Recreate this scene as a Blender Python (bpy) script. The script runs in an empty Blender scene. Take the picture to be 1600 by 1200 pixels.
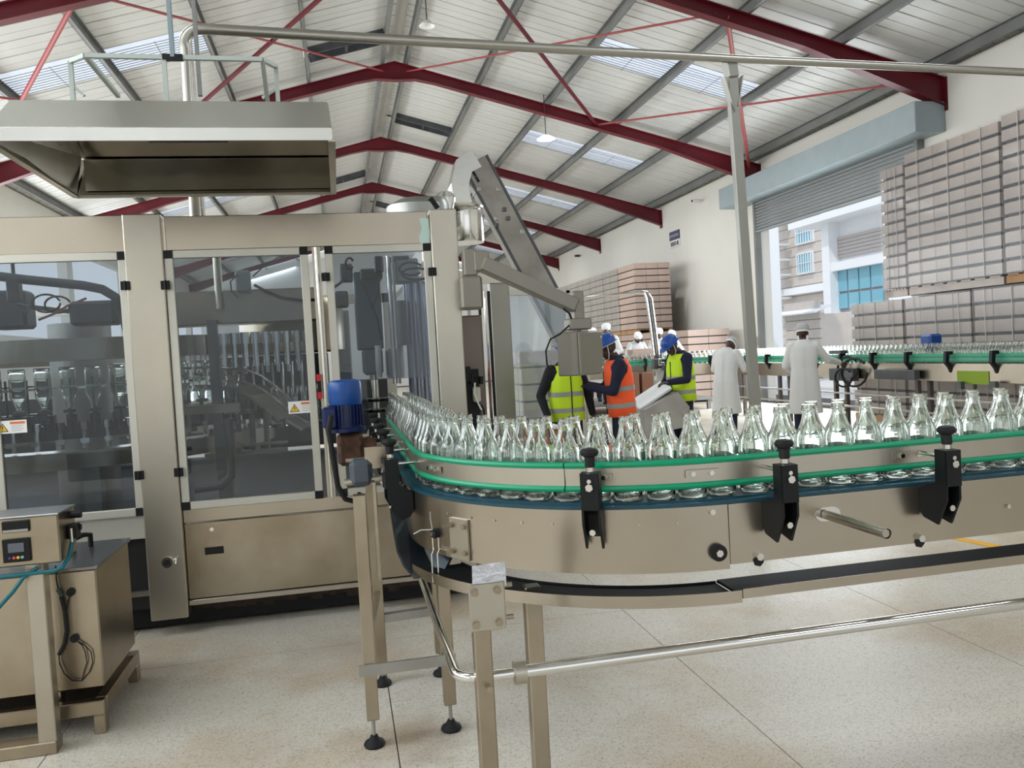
import bpy, bmesh, math, random
from mathutils import Vector as V, Matrix as M
random.seed(7)
PI = math.pi
C = bpy.context.scene.collection
# ------------------------------------------------------------------ camera
F_PX, YAW, PITCH, ROLL, EYE = 1290.8, .2041, -.0388, -.0553, 1.6
fw = V((math.sin(YAW)*math.cos(PITCH), math.cos(YAW)*math.cos(PITCH), math.sin(PITCH)))
r0 = fw.cross(V((0, 0, 1))).normalized(); u0 = r0.cross(fw)
rt = math.cos(ROLL)*r0 + math.sin(ROLL)*u0
up = -math.sin(ROLL)*r0 + math.cos(ROLL)*u0
cd = bpy.data.cameras.new('camera'); cam = bpy.data.objects.new('camera', cd); C.objects.link(cam)
cd.sensor_width = 36; cd.lens = F_PX/1600*36; cd.clip_end = 300; cd.clip_start = .05
mw = M.Identity(4)
for i in range(3):
    mw[i][0] = rt[i]; mw[i][1] = up[i]; mw[i][2] = -fw[i]
mw[2][3] = EYE
cam.matrix_world = mw
bpy.context.scene.camera = cam
# ------------------------------------------------------------------ world, sun, exposure
sc = bpy.context.scene
w = bpy.data.worlds.new('World'); sc.world = w; w.use_nodes = True
wn = w.node_tree.nodes; wl = w.node_tree.links
bg = wn['Background']
tcw = wn.new('ShaderNodeTexCoord'); sep = wn.new('ShaderNodeSeparateXYZ'); rmp = wn.new('ShaderNodeValToRGB')
wl.new(tcw.outputs['Generated'], sep.inputs[0]); wl.new(sep.outputs['Z'], rmp.inputs[0]); wl.new(rmp.outputs[0], bg.inputs[0])
rmp.color_ramp.elements[0].position = 0.0; rmp.color_ramp.elements[0].color = (.86, .89, .92, 1)
rmp.color_ramp.elements[1].position = .7; rmp.color_ramp.elements[1].color = (.74, .84, 1, 1)
bg.inputs[1].default_value = 1.15
sd = bpy.data.lights.new('sun', 'SUN'); sun = bpy.data.objects.new('sun', sd); C.objects.link(sun)
sd.energy = 1.2; sd.angle = .02; sd.color = (1, .96, .9)
sun.rotation_euler = (math.radians(38), math.radians(8), math.radians(-62))
sc.view_settings.view_transform = 'Standard'; sc.view_settings.look = 'None'
sc.view_settings.gamma = 1; sc.view_settings.use_curve_mapping = False
sc.view_settings.exposure = 0.22
sc.cycles.max_bounces = 14; sc.cycles.transparent_max_bounces = 24; sc.cycles.transmission_bounces = 12
sc.cycles.glossy_bounces = 5; sc.cycles.diffuse_bounces = 5
sc.cycles.use_denoising = True
sc.cycles.sample_clamp_indirect = 6

def area(x, y, z, sx, sy, e, rot=(0, 0, 0), col=(1, 1, 1)):
    l = bpy.data.lights.new('daylight', 'AREA'); l.shape = 'RECTANGLE'; l.size = sx; l.size_y = sy; l.energy = e; l.color = col
    o = bpy.data.objects.new('daylight', l); o.location = (x, y, z); o.rotation_euler = rot; C.objects.link(o); return o

# daylight entering through the roof sheets, the high left windows and the doors
SKY = (.93, .97, 1)
for k in range(-3, 6):
    for s_, xx in ((-1, -3.6), (1, 6.9)):
        area(xx, 12.63+k*6.43+3.2, 6.60, 3.2, 1.05, 85, (0, s_*.26, 0), SKY)
area(-7.2, 16, 3.9, 2.5, 42, 1500, (0, -PI/2, 0), SKY)
area(10.3, 16.2, 2.2, 4.0, 5.8, 420, (0, PI/2, 0), (.9, .95, 1))

def ray(x, y): return fw + rt*((x-800)/F_PX) - up*((y-600)/F_PX)
def at(x, y, Y):
    d = ray(x, y); return V((0, 0, EYE)) + d*(Y/d.y)
def atx(x, y, X):
    d = ray(x, y); return V((0, 0, EYE)) + d*(X/d.x)
def atz(x, y, Z):
    d = ray(x, y); return V((0, 0, EYE)) + d*((Z-EYE)/d.z)

# ------------------------------------------------------------------ materials
MATS = {}
def mat(name, col, rough=.5, metal=0, spec=.5, bump=0, bscale=(30, 30, 30), var=0, vscale=3, emit=None, alpha=None, trans=0, ior=1.45, coat=0, hue=None):
    if name in MATS: return MATS[name]
    m = bpy.data.materials.new(name); m.use_nodes = True; MATS[name] = m
    nt = m.node_tree; n = nt.nodes; l = nt.links; b = n['Principled BSDF']
    b.inputs['Base Color'].default_value = (*col, 1); b.inputs['Roughness'].default_value = rough
    b.inputs['Metallic'].default_value = metal; b.inputs['Specular IOR Level'].default_value = spec
    b.inputs['Transmission Weight'].default_value = trans; b.inputs['IOR'].default_value = ior
    b.inputs['Coat Weight'].default_value = coat
    tc = n.new('ShaderNodeTexCoord')
    if bump:
        mp = n.new('ShaderNodeMapping'); mp.inputs['Scale'].default_value = bscale
        no = n.new('ShaderNodeTexNoise'); no.inputs['Scale'].default_value = 1; no.inputs['Detail'].default_value = 3
        bu = n.new('ShaderNodeBump'); bu.inputs['Strength'].default_value = bump; bu.inputs['Distance'].default_value = .01
        l.new(tc.outputs['Object'], mp.inputs[0]); l.new(mp.outputs[0], no.inputs[0]); l.new(no.outputs[0], bu.inputs['Height']); l.new(bu.outputs[0], b.inputs['Normal'])
    if var:
        n2 = n.new('ShaderNodeTexNoise'); n2.inputs['Scale'].default_value = vscale; n2.inputs['Detail'].default_value = 5
        mx = n.new('ShaderNodeMix'); mx.data_type = 'RGBA'
        c2 = hue or tuple(c*(1-var) for c in col)
        mx.inputs[6].default_value = (*col, 1); mx.inputs[7].default_value = (*c2, 1)
        cr = n.new('ShaderNodeValToRGB'); cr.color_ramp.elements[0].position = .38; cr.color_ramp.elements[1].position = .68
        l.new(tc.outputs['Object'], n2.inputs[0]); l.new(n2.outputs[0], cr.inputs[0]); l.new(cr.outputs[0], mx.inputs[0]); l.new(mx.outputs[2], b.inputs['Base Color'])
    if emit:
        b.inputs['Emission Color'].default_value = (*emit[0], 1); b.inputs['Emission Strength'].default_value = emit[1]
    return m
steel = mat('brushed_steel', (.44, .385, .30), .30, 1, bump=.04, bscale=(110, 110, 5), var=.16, vscale=2.6, hue=(.33, .275, .20))
steelH = mat('brushed_steel_sideways', (.47, .42, .345), .27, 1, bump=.25, bscale=(2.5, 2.5, 1.2), var=.12, vscale=2)
steelL = mat('pale_satin_steel', (.50, .465, .395), .36, 1, bump=.03, bscale=(110, 110, 5), var=.1, vscale=2)
polish = mat('polished_steel', (.74, .73, .70), .12, 1, bump=.05, bscale=(5, 5, 5))
dull = mat('dull_steel', (.42, .41, .38), .5, .85, var=.2, vscale=4)
hoodm = mat('hood_steel', (.80, .81, .78), .20, 1, bump=.5, bscale=(2.2, 2.2, 2.2), var=.08, vscale=2)
dark = mat('dark_grey_metal', (.10, .105, .11), .45, .6, var=.3)
galv = mat('galvanised_grey', (.23, .235, .225), .55, .35, var=.25, vscale=1.2)
alum = mat('anodised_aluminium', (.52, .51, .455), .45, .6)
blackp = mat('black_plastic', (.006, .007, .008), .45, 0, .3)
rubber = mat('black_rubber', (.012, .012, .013), .6, 0, .3)
green = mat('green_guide_plastic', (.0, .29, .14), .35)
teal = mat('teal_chain_plastic', (.006, .055, .085), .35)
red = mat('red_oxide_paint', (.125, .006, .014), .42, var=.25, vscale=1.5)
redL = mat('faded_red_paint', (.33, .06, .06), .5)
blue = mat('blue_motor_paint', (.004, .055, .24), .32)
blueD = mat('dark_blue_paint', (.004, .012, .075), .3)
roofm = mat('white_roof_sheet', (.64, .645, .62), .42, .1, var=.14, vscale=.7)
wallm = mat('cream_plaster', (.74, .72, .66), .85, var=.05, vscale=.6)
whitew = mat('white_plaster', (.86, .86, .84), .85)
shutm = mat('grey_shutter_steel', (.30, .32, .33), .45, .4)
boxm = mat('blue_grey_paint', (.30, .36, .38), .45, var=.08)
card = mat('kraft_carton', (.46, .34, .27), .75, var=.14, vscale=2, hue=(.40, .31, .27))
cardF = mat('film_wrapped_carton', (.37, .305, .258), .38, var=.3, vscale=3, hue=(.27, .235, .22), coat=.2)
card2 = mat('pale_wrapped_carton', (.50, .43, .36), .6, var=.2, vscale=3)
gapm = mat('dark_gap_core', (.05, .055, .06), .8)
wood = mat('pallet_wood', (.42, .25, .13), .8, var=.3)
skin = mat('dark_brown_skin', (.055, .022, .014), .5)
navy = mat('navy_workwear', (.008, .010, .032), .85)
blackc = mat('black_cloth', (.008, .008, .012), .85)
lime = mat('lime_vest', (.56, .80, .02), .7)
orange = mat('orange_vest', (1, .12, .03), .7)
refl = mat('grey_reflective_tape', (.30, .31, .29), .4)
coat = mat('white_coat_cloth', (.60, .60, .585), .85, bump=.5, bscale=(9, 9, 5))
capw = mat('white_cap_cloth', (.80, .80, .79), .9, bump=.5, bscale=(30, 30, 30))
net = mat('grey_hair_net', (.42, .42, .43), .9, bump=.5, bscale=(60, 60, 60))
hatb = mat('blue_hard_hat', (.01, .07, .32), .35)
yellow = mat('yellow_paint', (.80, .42, .02), .5)
brown = mat('brown_rust', (.03, .015, .01), .9, var=.5, vscale=14)
rusty = mat('rusty_gearbox', (.10, .05, .03), .7, .3, var=.5, vscale=20)
grout = mat('dark_grout', (.10, .09, .08), .9)
whitep = mat('white_label', (.75, .75, .73), .5)
oran = mat('orange_label', (.62, .16, .05), .5)
yel = mat('yellow_label', (.75, .48, .03), .5)
inkm = mat('black_ink', (.02, .02, .02), .6)
tealh = mat('teal_hose', (.0, .12, .15), .3)
film = mat('pale_green_film', (.45, .62, .57), .4)
hoodin = mat('shaded_hood_steel', (.30, .27, .22), .12, 1, bump=.5, bscale=(2.2, 2.2, 2.2), var=.35, vscale=2)  # darker copy of the hood steel, shade of the inside painted in
brownst = mat('brown_panel', (.16, .13, .11), .4, .8)  # dark brown metal of the side panel and upright
bglass = mat('bottle_glass', (.93, .97, .94), .02, trans=1, ior=1.46)
clad = mat('beige_cladding', (.62, .57, .52), .8, var=.06)
cladw = mat('white_render', (.86, .88, .90), .8)
winb = mat('blue_window_glass', (.20, .48, .60), .12, 0, spec=.8)
ygrefl = mat('yellow_green_reflection', (.2, .3, .02), .7)

def terrazzo():
    m = bpy.data.materials.new('cream_terrazzo'); m.use_nodes = True; nt = m.node_tree; n = nt.nodes; l = nt.links; b = n['Principled BSDF']
    geo = n.new('ShaderNodeNewGeometry')
    vo = n.new('ShaderNodeTexVoronoi'); vo.inputs['Scale'].default_value = 150
    cr = n.new('ShaderNodeValToRGB'); e = cr.color_ramp.elements
    e[0].position = 0; e[0].color = (.40, .36, .29, 1); e[1].position = .14; e[1].color = (.56, .52, .44, 1)
    x = e.new(.07); x.color = (.50, .455, .375, 1); y = e.new(.7); y.color = (.66, .63, .56, 1)
    l.new(geo.outputs['Position'], vo.inputs['Vector']); 
    sp = n.new('ShaderNodeSeparateColor'); l.new(vo.outputs['Color'], sp.inputs[0]); l.new(sp.outputs[0], cr.inputs[0])
    no = n.new('ShaderNodeTexNoise'); no.inputs['Scale'].default_value = 1.1; no.inputs['Detail'].default_value = 6
    l.new(geo.outputs['Position'], no.inputs['Vector'])
    c2 = n.new('ShaderNodeValToRGB'); c2.color_ramp.elements[0].position = .47; c2.color_ramp.elements[0].color = (1, 1, 1, 1)
    c2.color_ramp.elements[1].position = .72; c2.color_ramp.elements[1].color = (.78, .66, .50, 1)
    l.new(no.outputs[0], c2.inputs[0])
    mx = n.new('ShaderNodeMix'); mx.data_type = 'RGBA'; mx.blend_type = 'MULTIPLY'; mx.inputs[0].default_value = 1
    l.new(cr.outputs[0], mx.inputs[6]); l.new(c2.outputs[0], mx.inputs[7])
    # rust stains under the drive frame
    last = mx.outputs[2]
    for (cx, cy, rr, k) in ((.22, 3.45, .30, .55), (.0, 4.6, .55, .45), (-1.2, 4.65, .45, .5)):
        vm = n.new('ShaderNodeVectorMath'); vm.operation = 'DISTANCE'; vm.inputs[1].default_value = (cx, cy, 0)
        n3 = n.new('ShaderNodeTexNoise'); n3.inputs['Scale'].default_value = 5; l.new(geo.outputs['Position'], n3.inputs['Vector'])
        ad = n.new('ShaderNodeMath'); ad.operation = 'MULTIPLY_ADD'; ad.inputs[1].default_value = .5; l.new(n3.outputs[0], ad.inputs[0])
        l.new(geo.outputs['Position'], vm.inputs[0]); l.new(vm.outputs['Value'], ad.inputs[2])
        mr = n.new('ShaderNodeMapRange'); mr.inputs[1].default_value = .22; mr.inputs[2].default_value = rr+.25; mr.inputs[3].default_value = k; mr.inputs[4].default_value = 0
        l.new(ad.outputs[0], mr.inputs[0])
        m2 = n.new('ShaderNodeMix'); m2.data_type = 'RGBA'; m2.inputs[7].default_value = (.23, .14, .07, 1)
        l.new(mr.outputs[0], m2.inputs[0]); l.new(last, m2.inputs[6]); last = m2.outputs[2]
    l.new(last, b.inputs['Base Color']); b.inputs['Roughness'].default_value = .38
    b.inputs['Specular IOR Level'].default_value = .45
    return m
terr = terrazzo()

def sheetglass(name, tint, k, rough=.02, haze=0.0, hz=(.6, .65, .7)):
    m = bpy.data.materials.new(name); m.use_nodes = True; nt = m.node_tree; n = nt.nodes; l = nt.links
    out = n['Material Output']; n.remove(n['Principled BSDF'])
    tr = n.new('ShaderNodeBsdfTransparent'); tr.inputs[0].default_value = (*tint, 1)
    gl = n.new('ShaderNodeBsdfGlossy'); gl.inputs['Roughness'].default_value = rough
    lw = n.new('ShaderNodeLayerWeight'); lw.inputs[0].default_value = .5
    pw = n.new('ShaderNodeMath'); pw.operation = 'POWER'; pw.inputs[1].default_value = 4; l.new(lw.outputs['Facing'], pw.inputs[0])
    fr = n.new('ShaderNodeMath'); fr.operation = 'MULTIPLY_ADD'; fr.inputs[1].default_value = .8; fr.inputs[2].default_value = k; l.new(pw.outputs[0], fr.inputs[0])
    mx = n.new('ShaderNodeMixShader'); l.new(fr.outputs[0], mx.inputs[0]); l.new(tr.outputs[0], mx.inputs[1]); l.new(gl.outputs[0], mx.inputs[2])
    o = mx
    if haze:
        df = n.new('ShaderNodeBsdfDiffuse'); df.inputs[0].default_value = (*hz, 1)
        no = n.new('ShaderNodeTexNoise'); no.inputs['Scale'].default_value = 3; no.inputs['Detail'].default_value = 6
        tc = n.new('ShaderNodeTexCoord'); l.new(tc.outputs['Object'], no.inputs[0])
        mp = n.new('ShaderNodeMapRange'); mp.inputs[3].default_value = haze*.4; mp.inputs[4].default_value = haze*1.6; l.new(no.outputs[0], mp.inputs[0])
        m2 = n.new('ShaderNodeMixShader'); l.new(mp.outputs[0], m2.inputs[0]); l.new(mx.outputs[0], m2.inputs[1]); l.new(df.outputs[0], m2.inputs[2]); o = m2
    l.new(o.outputs[0], out.inputs[0]); return m
smoke = sheetglass('smoky_door_glass', (.62, .66, .69), .045, .02, .012)
clearg = sheetglass('clear_panel_glass', (.88, .92, .95), .05, .02, .10, (.70, .80, .88))
skyl = sheetglass('translucent_roof_sheet', (.95, .97, 1), .02, .3, .10, (.9, .92, .95))
filmg = sheetglass('stretch_film', (.97, .97, .97), .02, .22, .008)

# ------------------------------------------------------------------ mesh builder
class MB:
    def __init__(s): s.v = []; s.f = []
    def add(s, vs, fs):
        k = len(s.v); s.v += [tuple(p) for p in vs]; s.f += [tuple(i+k for i in f) for f in fs]; return s
    def box(s, c, d, R=None, bev=0):
        c = V(c); h = V(d)/2
        if bev:
            b = min(bev, *(x*.45 for x in h)); bm = bmesh.new(); bmesh.ops.create_cube(bm, size=1)
            for v in bm.verts: v.co = V((v.co.x*d[0], v.co.y*d[1], v.co.z*d[2]))
            bmesh.ops.bevel(bm, geom=bm.edges[:], offset=b, segments=1, affect='EDGES')
            bm.verts.index_update()
            vs = [v.co.copy() for v in bm.verts]; fs = [[q.index for q in f.verts] for f in bm.faces]; bm.free()
        else:
            vs = [V((a*h.x, b_*h.y, e*h.z)) for a in (-1, 1) for b_ in (-1, 1) for e in (-1, 1)]
            fs = [(0, 1, 3, 2), (4, 6, 7, 5), (0, 4, 5, 1), (2, 3, 7, 6), (0, 2, 6, 4), (1, 5, 7, 3)]
        if R is not None: vs = [R @ v for v in vs]
        return s.add([v+c for v in vs], fs)
    def b2(s, x0, x1, y0, y1, z0, z1, bev=0):
        return s.box(((x0+x1)/2, (y0+y1)/2, (z0+z1)/2), (abs(x1-x0), abs(y1-y0), abs(z1-z0)), None, bev)
    def bar(s, a, b, wd, ht, upv=(0, 0, 1), bev=0):
        a = V(a); b = V(b); d = b-a; L = d.length; z = d.normalized(); x = V(upv).cross(z)
        if x.length < 1e-4: x = V((1, 0, 0)).cross(z)
        x.normalize(); y = z.cross(x)
        R = M((x, y, z)).transposed()
        return s.box((a+b)/2, (wd, ht, L), R, bev)
    def cyl(s, a, b, r, r2=None, n=14, cap=True):
        a = V(a); b = V(b); z = (b-a).normalized(); x = z.orthogonal().normalized(); y = z.cross(x); r2 = r if r2 is None else r2
        vs = [a+(x*math.cos(t)+y*math.sin(t))*r for t in [2*PI*i/n for i in range(n)]] + [b+(x*math.cos(t)+y*math.sin(t))*r2 for t in [2*PI*i/n for i in range(n)]]
        fs = [(i, (i+1) % n, n+(i+1) % n, n+i) for i in range(n)]
        if cap: fs += [tuple(range(n-1, -1, -1)), tuple(range(n, 2*n))]
        return s.add(vs, fs)
    def tube(s, pts, r, n=10, cap=True):
        P = [V(p) for p in pts]; rr = r if isinstance(r, (list, tuple)) else [r]*len(P)
        vs = []; fs = []; px = None
        for i, p in enumerate(P):
            d = (P[min(i+1, len(P)-1)]-P[max(i-1, 0)]).normalized()
            x = d.orthogonal() if px is None else px-d*px.dot(d)
            x.normalize(); px = x; y = d.cross(x)
            vs += [p+(x*math.cos(2*PI*j/n)+y*math.sin(2*PI*j/n))*rr[i] for j in range(n)]
        for i in range(len(P)-1):
            fs += [(i*n+j, i*n+(j+1) % n, (i+1)*n+(j+1) % n, (i+1)*n+j) for j in range(n)]
        if cap: fs += [tuple(range(n-1, -1, -1)), tuple(range((len(P)-1)*n, len(P)*n))]
        return s.add(vs, fs)
    def lathe(s, prof, c=(0, 0, 0), n=20, R=None, close=False):
        c = V(c); vs = []; fs = []
        for (r, z) in prof:
            for j in range(n):
                p = V((r*math.cos(2*PI*j/n), r*math.sin(2*PI*j/n), z))
                if R is not None: p = R @ p
                vs.append(p+c)
        m = len(prof)
        for i in range(m-1):
            fs += [(i*n+j, i*n+(j+1) % n, (i+1)*n+(j+1) % n, (i+1)*n+j) for j in range(n)]
        if close: fs += [((m-1)*n+j, (m-1)*n+(j+1) % n, (j+1) % n, j) for j in range(n)]
        else: fs += [tuple(range(n-1, -1, -1)), tuple(range((m-1)*n, m*n))]
        return s.add(vs, fs)
    def ell(s, c, r, R=None, n=14, m=9):
        prof = [(max(1e-4, math.sin(PI*i/m)), -math.cos(PI*i/m)) for i in range(m+1)]
        c = V(c); r = V(r); vs = []; fs = []
        for (a, z) in prof:
            for j in range(n):
                p = V((a*math.cos(2*PI*j/n)*r.x, a*math.sin(2*PI*j/n)*r.y, z*r.z))
                vs.append((R @ p if R is not None else p)+c)
        for i in range(m): fs += [(i*n+j, i*n+(j+1) % n, (i+1)*n+(j+1) % n, (i+1)*n+j) for j in range(n)]
        fs += [tuple(range(n-1, -1, -1)), tuple(range(m*n, (m+1)*n))]
        return s.add(vs, fs)
    def prism(s, poly, O, X, Y, th):
        """poly in plane (X,Y) at O, extruded by vector th (centred)"""
        O = V(O); X = V(X); Y = V(Y); th = V(th); n = len(poly)
        A = [O+X*a+Y*b-th/2 for a, b in poly]; B = [p+th for p in A]
        return s.add(A+B, [tuple(range(n-1, -1, -1)), tuple(range(n, 2*n))]+[(i, (i+1) % n, n+(i+1) % n, n+i) for i in range(n)])
    def rings(s, rs, n=20, cap=True):
        """rs: list of (centre, rx, ry, R or None)"""
        vs = []; fs = []
        for (c, rx, ry, R) in rs:
            for j in range(n):
                t = 2*PI*j/n; ct = math.cos(t); st = math.sin(t)
                p = V((rx*math.copysign(abs(ct)**.8, ct), ry*math.copysign(abs(st)**.8, st), 0))
                vs.append((R @ p if R is not None else p)+V(c))
        m = len(rs)
        for i in range(m-1): fs += [(i*n+j, i*n+(j+1) % n, (i+1)*n+(j+1) % n, (i+1)*n+j) for j in range(n)]
        if cap: fs += [tuple(range(n-1, -1, -1)), tuple(range((m-1)*n, m*n))]
        return s.add(vs, fs)
    def mesh(s, name, m, smooth=False):
        me = bpy.data.meshes.new(name); me.from_pydata(s.v, [], s.f); me.materials.append(m)
        bm = bmesh.new(); bm.from_mesh(me); bmesh.ops.recalc_face_normals(bm, faces=bm.faces); bm.to_mesh(me); bm.free()
        if smooth:
            me.polygons.foreach_set('use_smooth', [True]*len(me.polygons))
            try: me.set_sharp_from_angle(angle=math.radians(38))
            except Exception: pass
        me.update(); return me
    def build(s, name, m, parent=None, smooth=False, **kw):
        o = bpy.data.objects.new(name, s.mesh(name, m, smooth)); C.objects.link(o)
        if parent is not None:
            o.parent = parent; o.matrix_parent_inverse = M.Identity(4)
            if parent.get('_off') is not None:
                off = V(parent['_off']); o.data.transform(M.Translation(-off)); o['_off'] = tuple(off)
        for k, v in kw.items(): o[k] = v
        return o

def tag(o, label, cat, group=None):
    o['label'] = label; o['category'] = cat
    if group: o['group'] = group
    return o
def thing(name, label, cat, loc=(0, 0, 0), rz=0, group=None, world=False):
    """Empty at the thing's base; world=True: parts are given in world coordinates"""
    o = bpy.data.objects.new(name, None); C.objects.link(o); o.location = loc; o.rotation_euler = (0, 0, rz); o.empty_display_size = .1
    if world: o['_off'] = tuple(loc)
    return tag(o, label, cat, group)
def struct(o): o['kind'] = 'structure'; return o
def inst(me, name, parent=None, loc=(0, 0, 0), rz=0, **kw):
    o = bpy.data.objects.new(name, me); C.objects.link(o)
    if parent is not None:
        o.parent = parent
        if parent.get('_off') is not None: loc = V(loc)-V(parent['_off'])
    o.location = loc; o.rotation_euler = (0, 0, rz)
    for k, v in kw.items(): o[k] = v
    return o

# ================================================================== SETTING
RX, RZ = 1.637, 8.287            # ridge line
WR, WLX, EZ = 10.535, -7.26, 5.90  # walls and eaves (top flange of rafters)
BAY, Y0 = 6.43, 12.63            # rafter 0
YS, YE = -7.0, Y0+5.45*BAY
def slope(side, t):              # t 0 ridge .. 1 eave
    return V((RX+side*(WR-RX)*t, 0, RZ+(EZ-RZ)*t))
# floor: slabs with real joints
fl = MB().b2(-9, 12, -7.2, 48, -.2, -.012).build('floor', grout); struct(fl)
sx, sy = 1.453, 2.9
sm = MB().box((0, 0, -.006), (sx-.005, sy-.005, .012)).mesh('floor_slab', terr)
for i in range(-5, 8):
    for j in range(-4, 15):
        if i >= 7 and not (0 < j): continue
        inst(sm, 'floor_slab', fl, (-1.3183+sx*(i+.5), 4.727+sy*(j-.5), 0))
# yellow floor line by the wall
ya3 = atz(1512, 845, 0); yb3 = atz(1562, 855, 0); dv = (yb3-ya3).normalized(); yl = MB().bar(ya3-dv*.5+V((0, 0, .002)), yb3+dv*.25+V((0, 0, .002)), .09, .003, (0, 0, 1)).build('trim_1', yellow); struct(yl)
# right wall with door opening
wr = MB()
DY0, DY1, DZ = 13.2, 19.15, 5.0
wr.b2(WR, WR+.25, YS, DY0, 0, EZ+.15); wr.b2(WR, WR+.25, DY1, YE, 0, EZ+.15); wr.b2(WR, WR+.25, DY0, DY1, DZ, EZ+.15)
struct(wr.build('wall_right', wallm))
wl_ = MB().b2(WLX-.25, WLX, YS, YE, 0, 2.6).b2(WLX-.25, WLX, YS, YE, 5.2, EZ+.15)
y = YS
while y < YE: wl_.b2(WLX-.25, WLX, y, y+.5, 2.6, 5.2); y += BAY
struct(wl_.build('wall_left', wallm))
wf = MB(); wf.b2(WLX, 1, YS-.25, YS, 0, EZ).b2(8.5, WR, YS-.25, YS, 0, EZ).b2(1, 8.5, YS-.25, YS, 4.6, EZ)
wf.prism([(WLX, EZ), (WR, EZ), (WR, EZ+.1), (RX, RZ+.1), (WLX, EZ+.1)], (0, YS-.12, 0), (1, 0, 0), (0, 0, 1), (0, .24, 0)); struct(wf.build('wall_front', whitew))
wb = MB(); wb.prism([(WLX, 0), (WR, 0), (WR, EZ+.1), (RX, RZ+.1), (WLX, EZ+.1)], (0, YE+.12, 0), (1, 0, 0), (0, 0, 1), (0, .24, 0))
struct(wb.build('wall_back', whitew))
# roof: ribbed sheets
ceil = thing('ceiling', 'white ribbed roof sheets over purlins', 'ceiling'); del ceil['category']; del ceil['label']; struct(ceil)
SW = BAY/12
def sheet_mesh(side, t0, t1, m, nm):
    a = slope(side, t0); b = slope(side, t1); nrm = (b-a).cross(V((0, 1, 0))); nrm.normalize(); nrm = nrm if nrm.z > 0 else -nrm
    mb = MB(); prof = [(0, .0), (.42, 0), (.45, .028), (.53, .028), (.56, 0), (1.0, 0), (1.0, 0)]
    prof = [(0, 0), (.47, 0), (.48, .010), (.50, .010), (.51, 0), (.925, 0), (.94, .034), (.985, .034), (1.0, 0)]
    n = len(prof); vs = []
    for p in (a, b):
        for (u, h) in prof: vs.append(p+V((0, u*SW, 0))+nrm*(h+.215))
    for p in (a, b):
        for (u, h) in prof: vs.append(p+V((0, u*SW, 0))+nrm*(h+.219))
    fs = [(i, i+1, n+i+1, n+i) for i in range(n-1)]+[(2*n+i, 3*n+i, 3*n+i+1, 2*n+i+1) for i in range(n-1)]
    return mb.add(vs, fs).mesh(nm, m)
TP = [.03, .215, .40, .59, .78, .965]      # purlins
full = {s: sheet_mesh(s, .006, 1.02, roofm, 'roof_sheet') for s in (-1, 1)}
top = {s: sheet_mesh(s, .006, TP[2], roofm, 'roof_sheet') for s in (-1, 1)}
bot = {s: sheet_mesh(s, TP[4], 1.02, roofm, 'roof_sheet') for s in (-1, 1)}
mid = {s: sheet_mesh(s, TP[2], TP[4], skyl, 'skylight_sheet') for s in (-1, 1)}
mesh_ = {}
for s in (-1, 1):
    a = slope(s, TP[2]); b = slope(s, TP[4]); g = MB()
    for i in range(5): g.bar(a+V((0, SW*(i+.5)/5, .16)), b+V((0, SW*(i+.5)/5, .16)), .010, .008)
    for t in (.25, .5, .75): p = a.lerp(b, t)+V((0, 0, .155)); g.bar(p, p+V((0, SW, 0)), .010, .008)
    mesh_[s] = g.mesh('skylight_mesh', galv)
vtop = {s: sheet_mesh(s, TP[1], 1.02, roofm, 'roof_sheet') for s in (-1, 1)}
nb0 = -4
for k in range(nb0, 6):
    for j in range(12):
        y = Y0+k*BAY+j*SW
        if y > YE-.3 or y < YS: continue
        for s in (-1, 1):
            if j in (5, 6):
                inst(top[s], 'roof_sheet', ceil, (0, y, 0)); inst(bot[s], 'roof_sheet', ceil, (0, y, 0)); inst(mid[s], 'skylight_sheet', ceil, (0, y, 0)); inst(mesh_[s], 'skylight_mesh', ceil, (0, y, 0), kind='stuff')
            elif (k, j, s) in ((1, 8, 1), (0, 9, -1), (2, 9, -1), (3, 8, 1)):
                inst(vtop[s], 'roof_sheet', ceil, (0, y, 0))
                a = slope(s, .035); b = slope(s, TP[1]-.005)
                mb = MB(); mb.bar(a+V((0, y+.05, .17)), b+V((0, y+.05, .17)), .05, .18); mb.bar(a+V((0, y+SW-.05, .17)), b+V((0, y+SW-.05, .17)), .05, .18)
                mb.bar((a+b)/2+V((0, y, .12)), (a+b)/2+V((0, y+SW, .12)), .06, .06)
                mb.prism([(0, 0), (1, 0), (1, 1), (0, 1)], V((a.x, y, a.z+.36)), (b-a), V((0, SW, 0)), (0, 0, .01))
                mb.build('roof_vent', dark, ceil, label='dark framed roof vent under the ridge')
            else: inst(full[s], 'roof_sheet', ceil, (0, y, 0))
struct(MB().prism([(-.5, -.14), (0, .02), (.5, -.14), (.5, -.10), (0, .07), (-.5, -.10)], (RX, (YS+YE)/2, RZ+.26), (1, 0, 0), (0, 0, 1), (0, YE-YS, 0)).build('trim_2', roofm))
# purlins (lipped channels)
pn = 0
for s in (-1, 1):
    for t in TP:
        p = slope(s, t); mb = MB(); zz = p.z+.115; yy0 = YS; yy1 = YE
        mb.b2(p.x-.035, p.x+.035, yy0, yy1, zz+.09, zz+.10); mb.b2(p.x-.035, p.x+.035, yy0, yy1, zz-.10, zz-.09)
        mb.b2(p.x+s*.03-.004, p.x+s*.03+.004, yy0, yy1, zz-.10, zz+.10)
        o = mb.build('roof_purlin', galv, ceil); 
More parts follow.
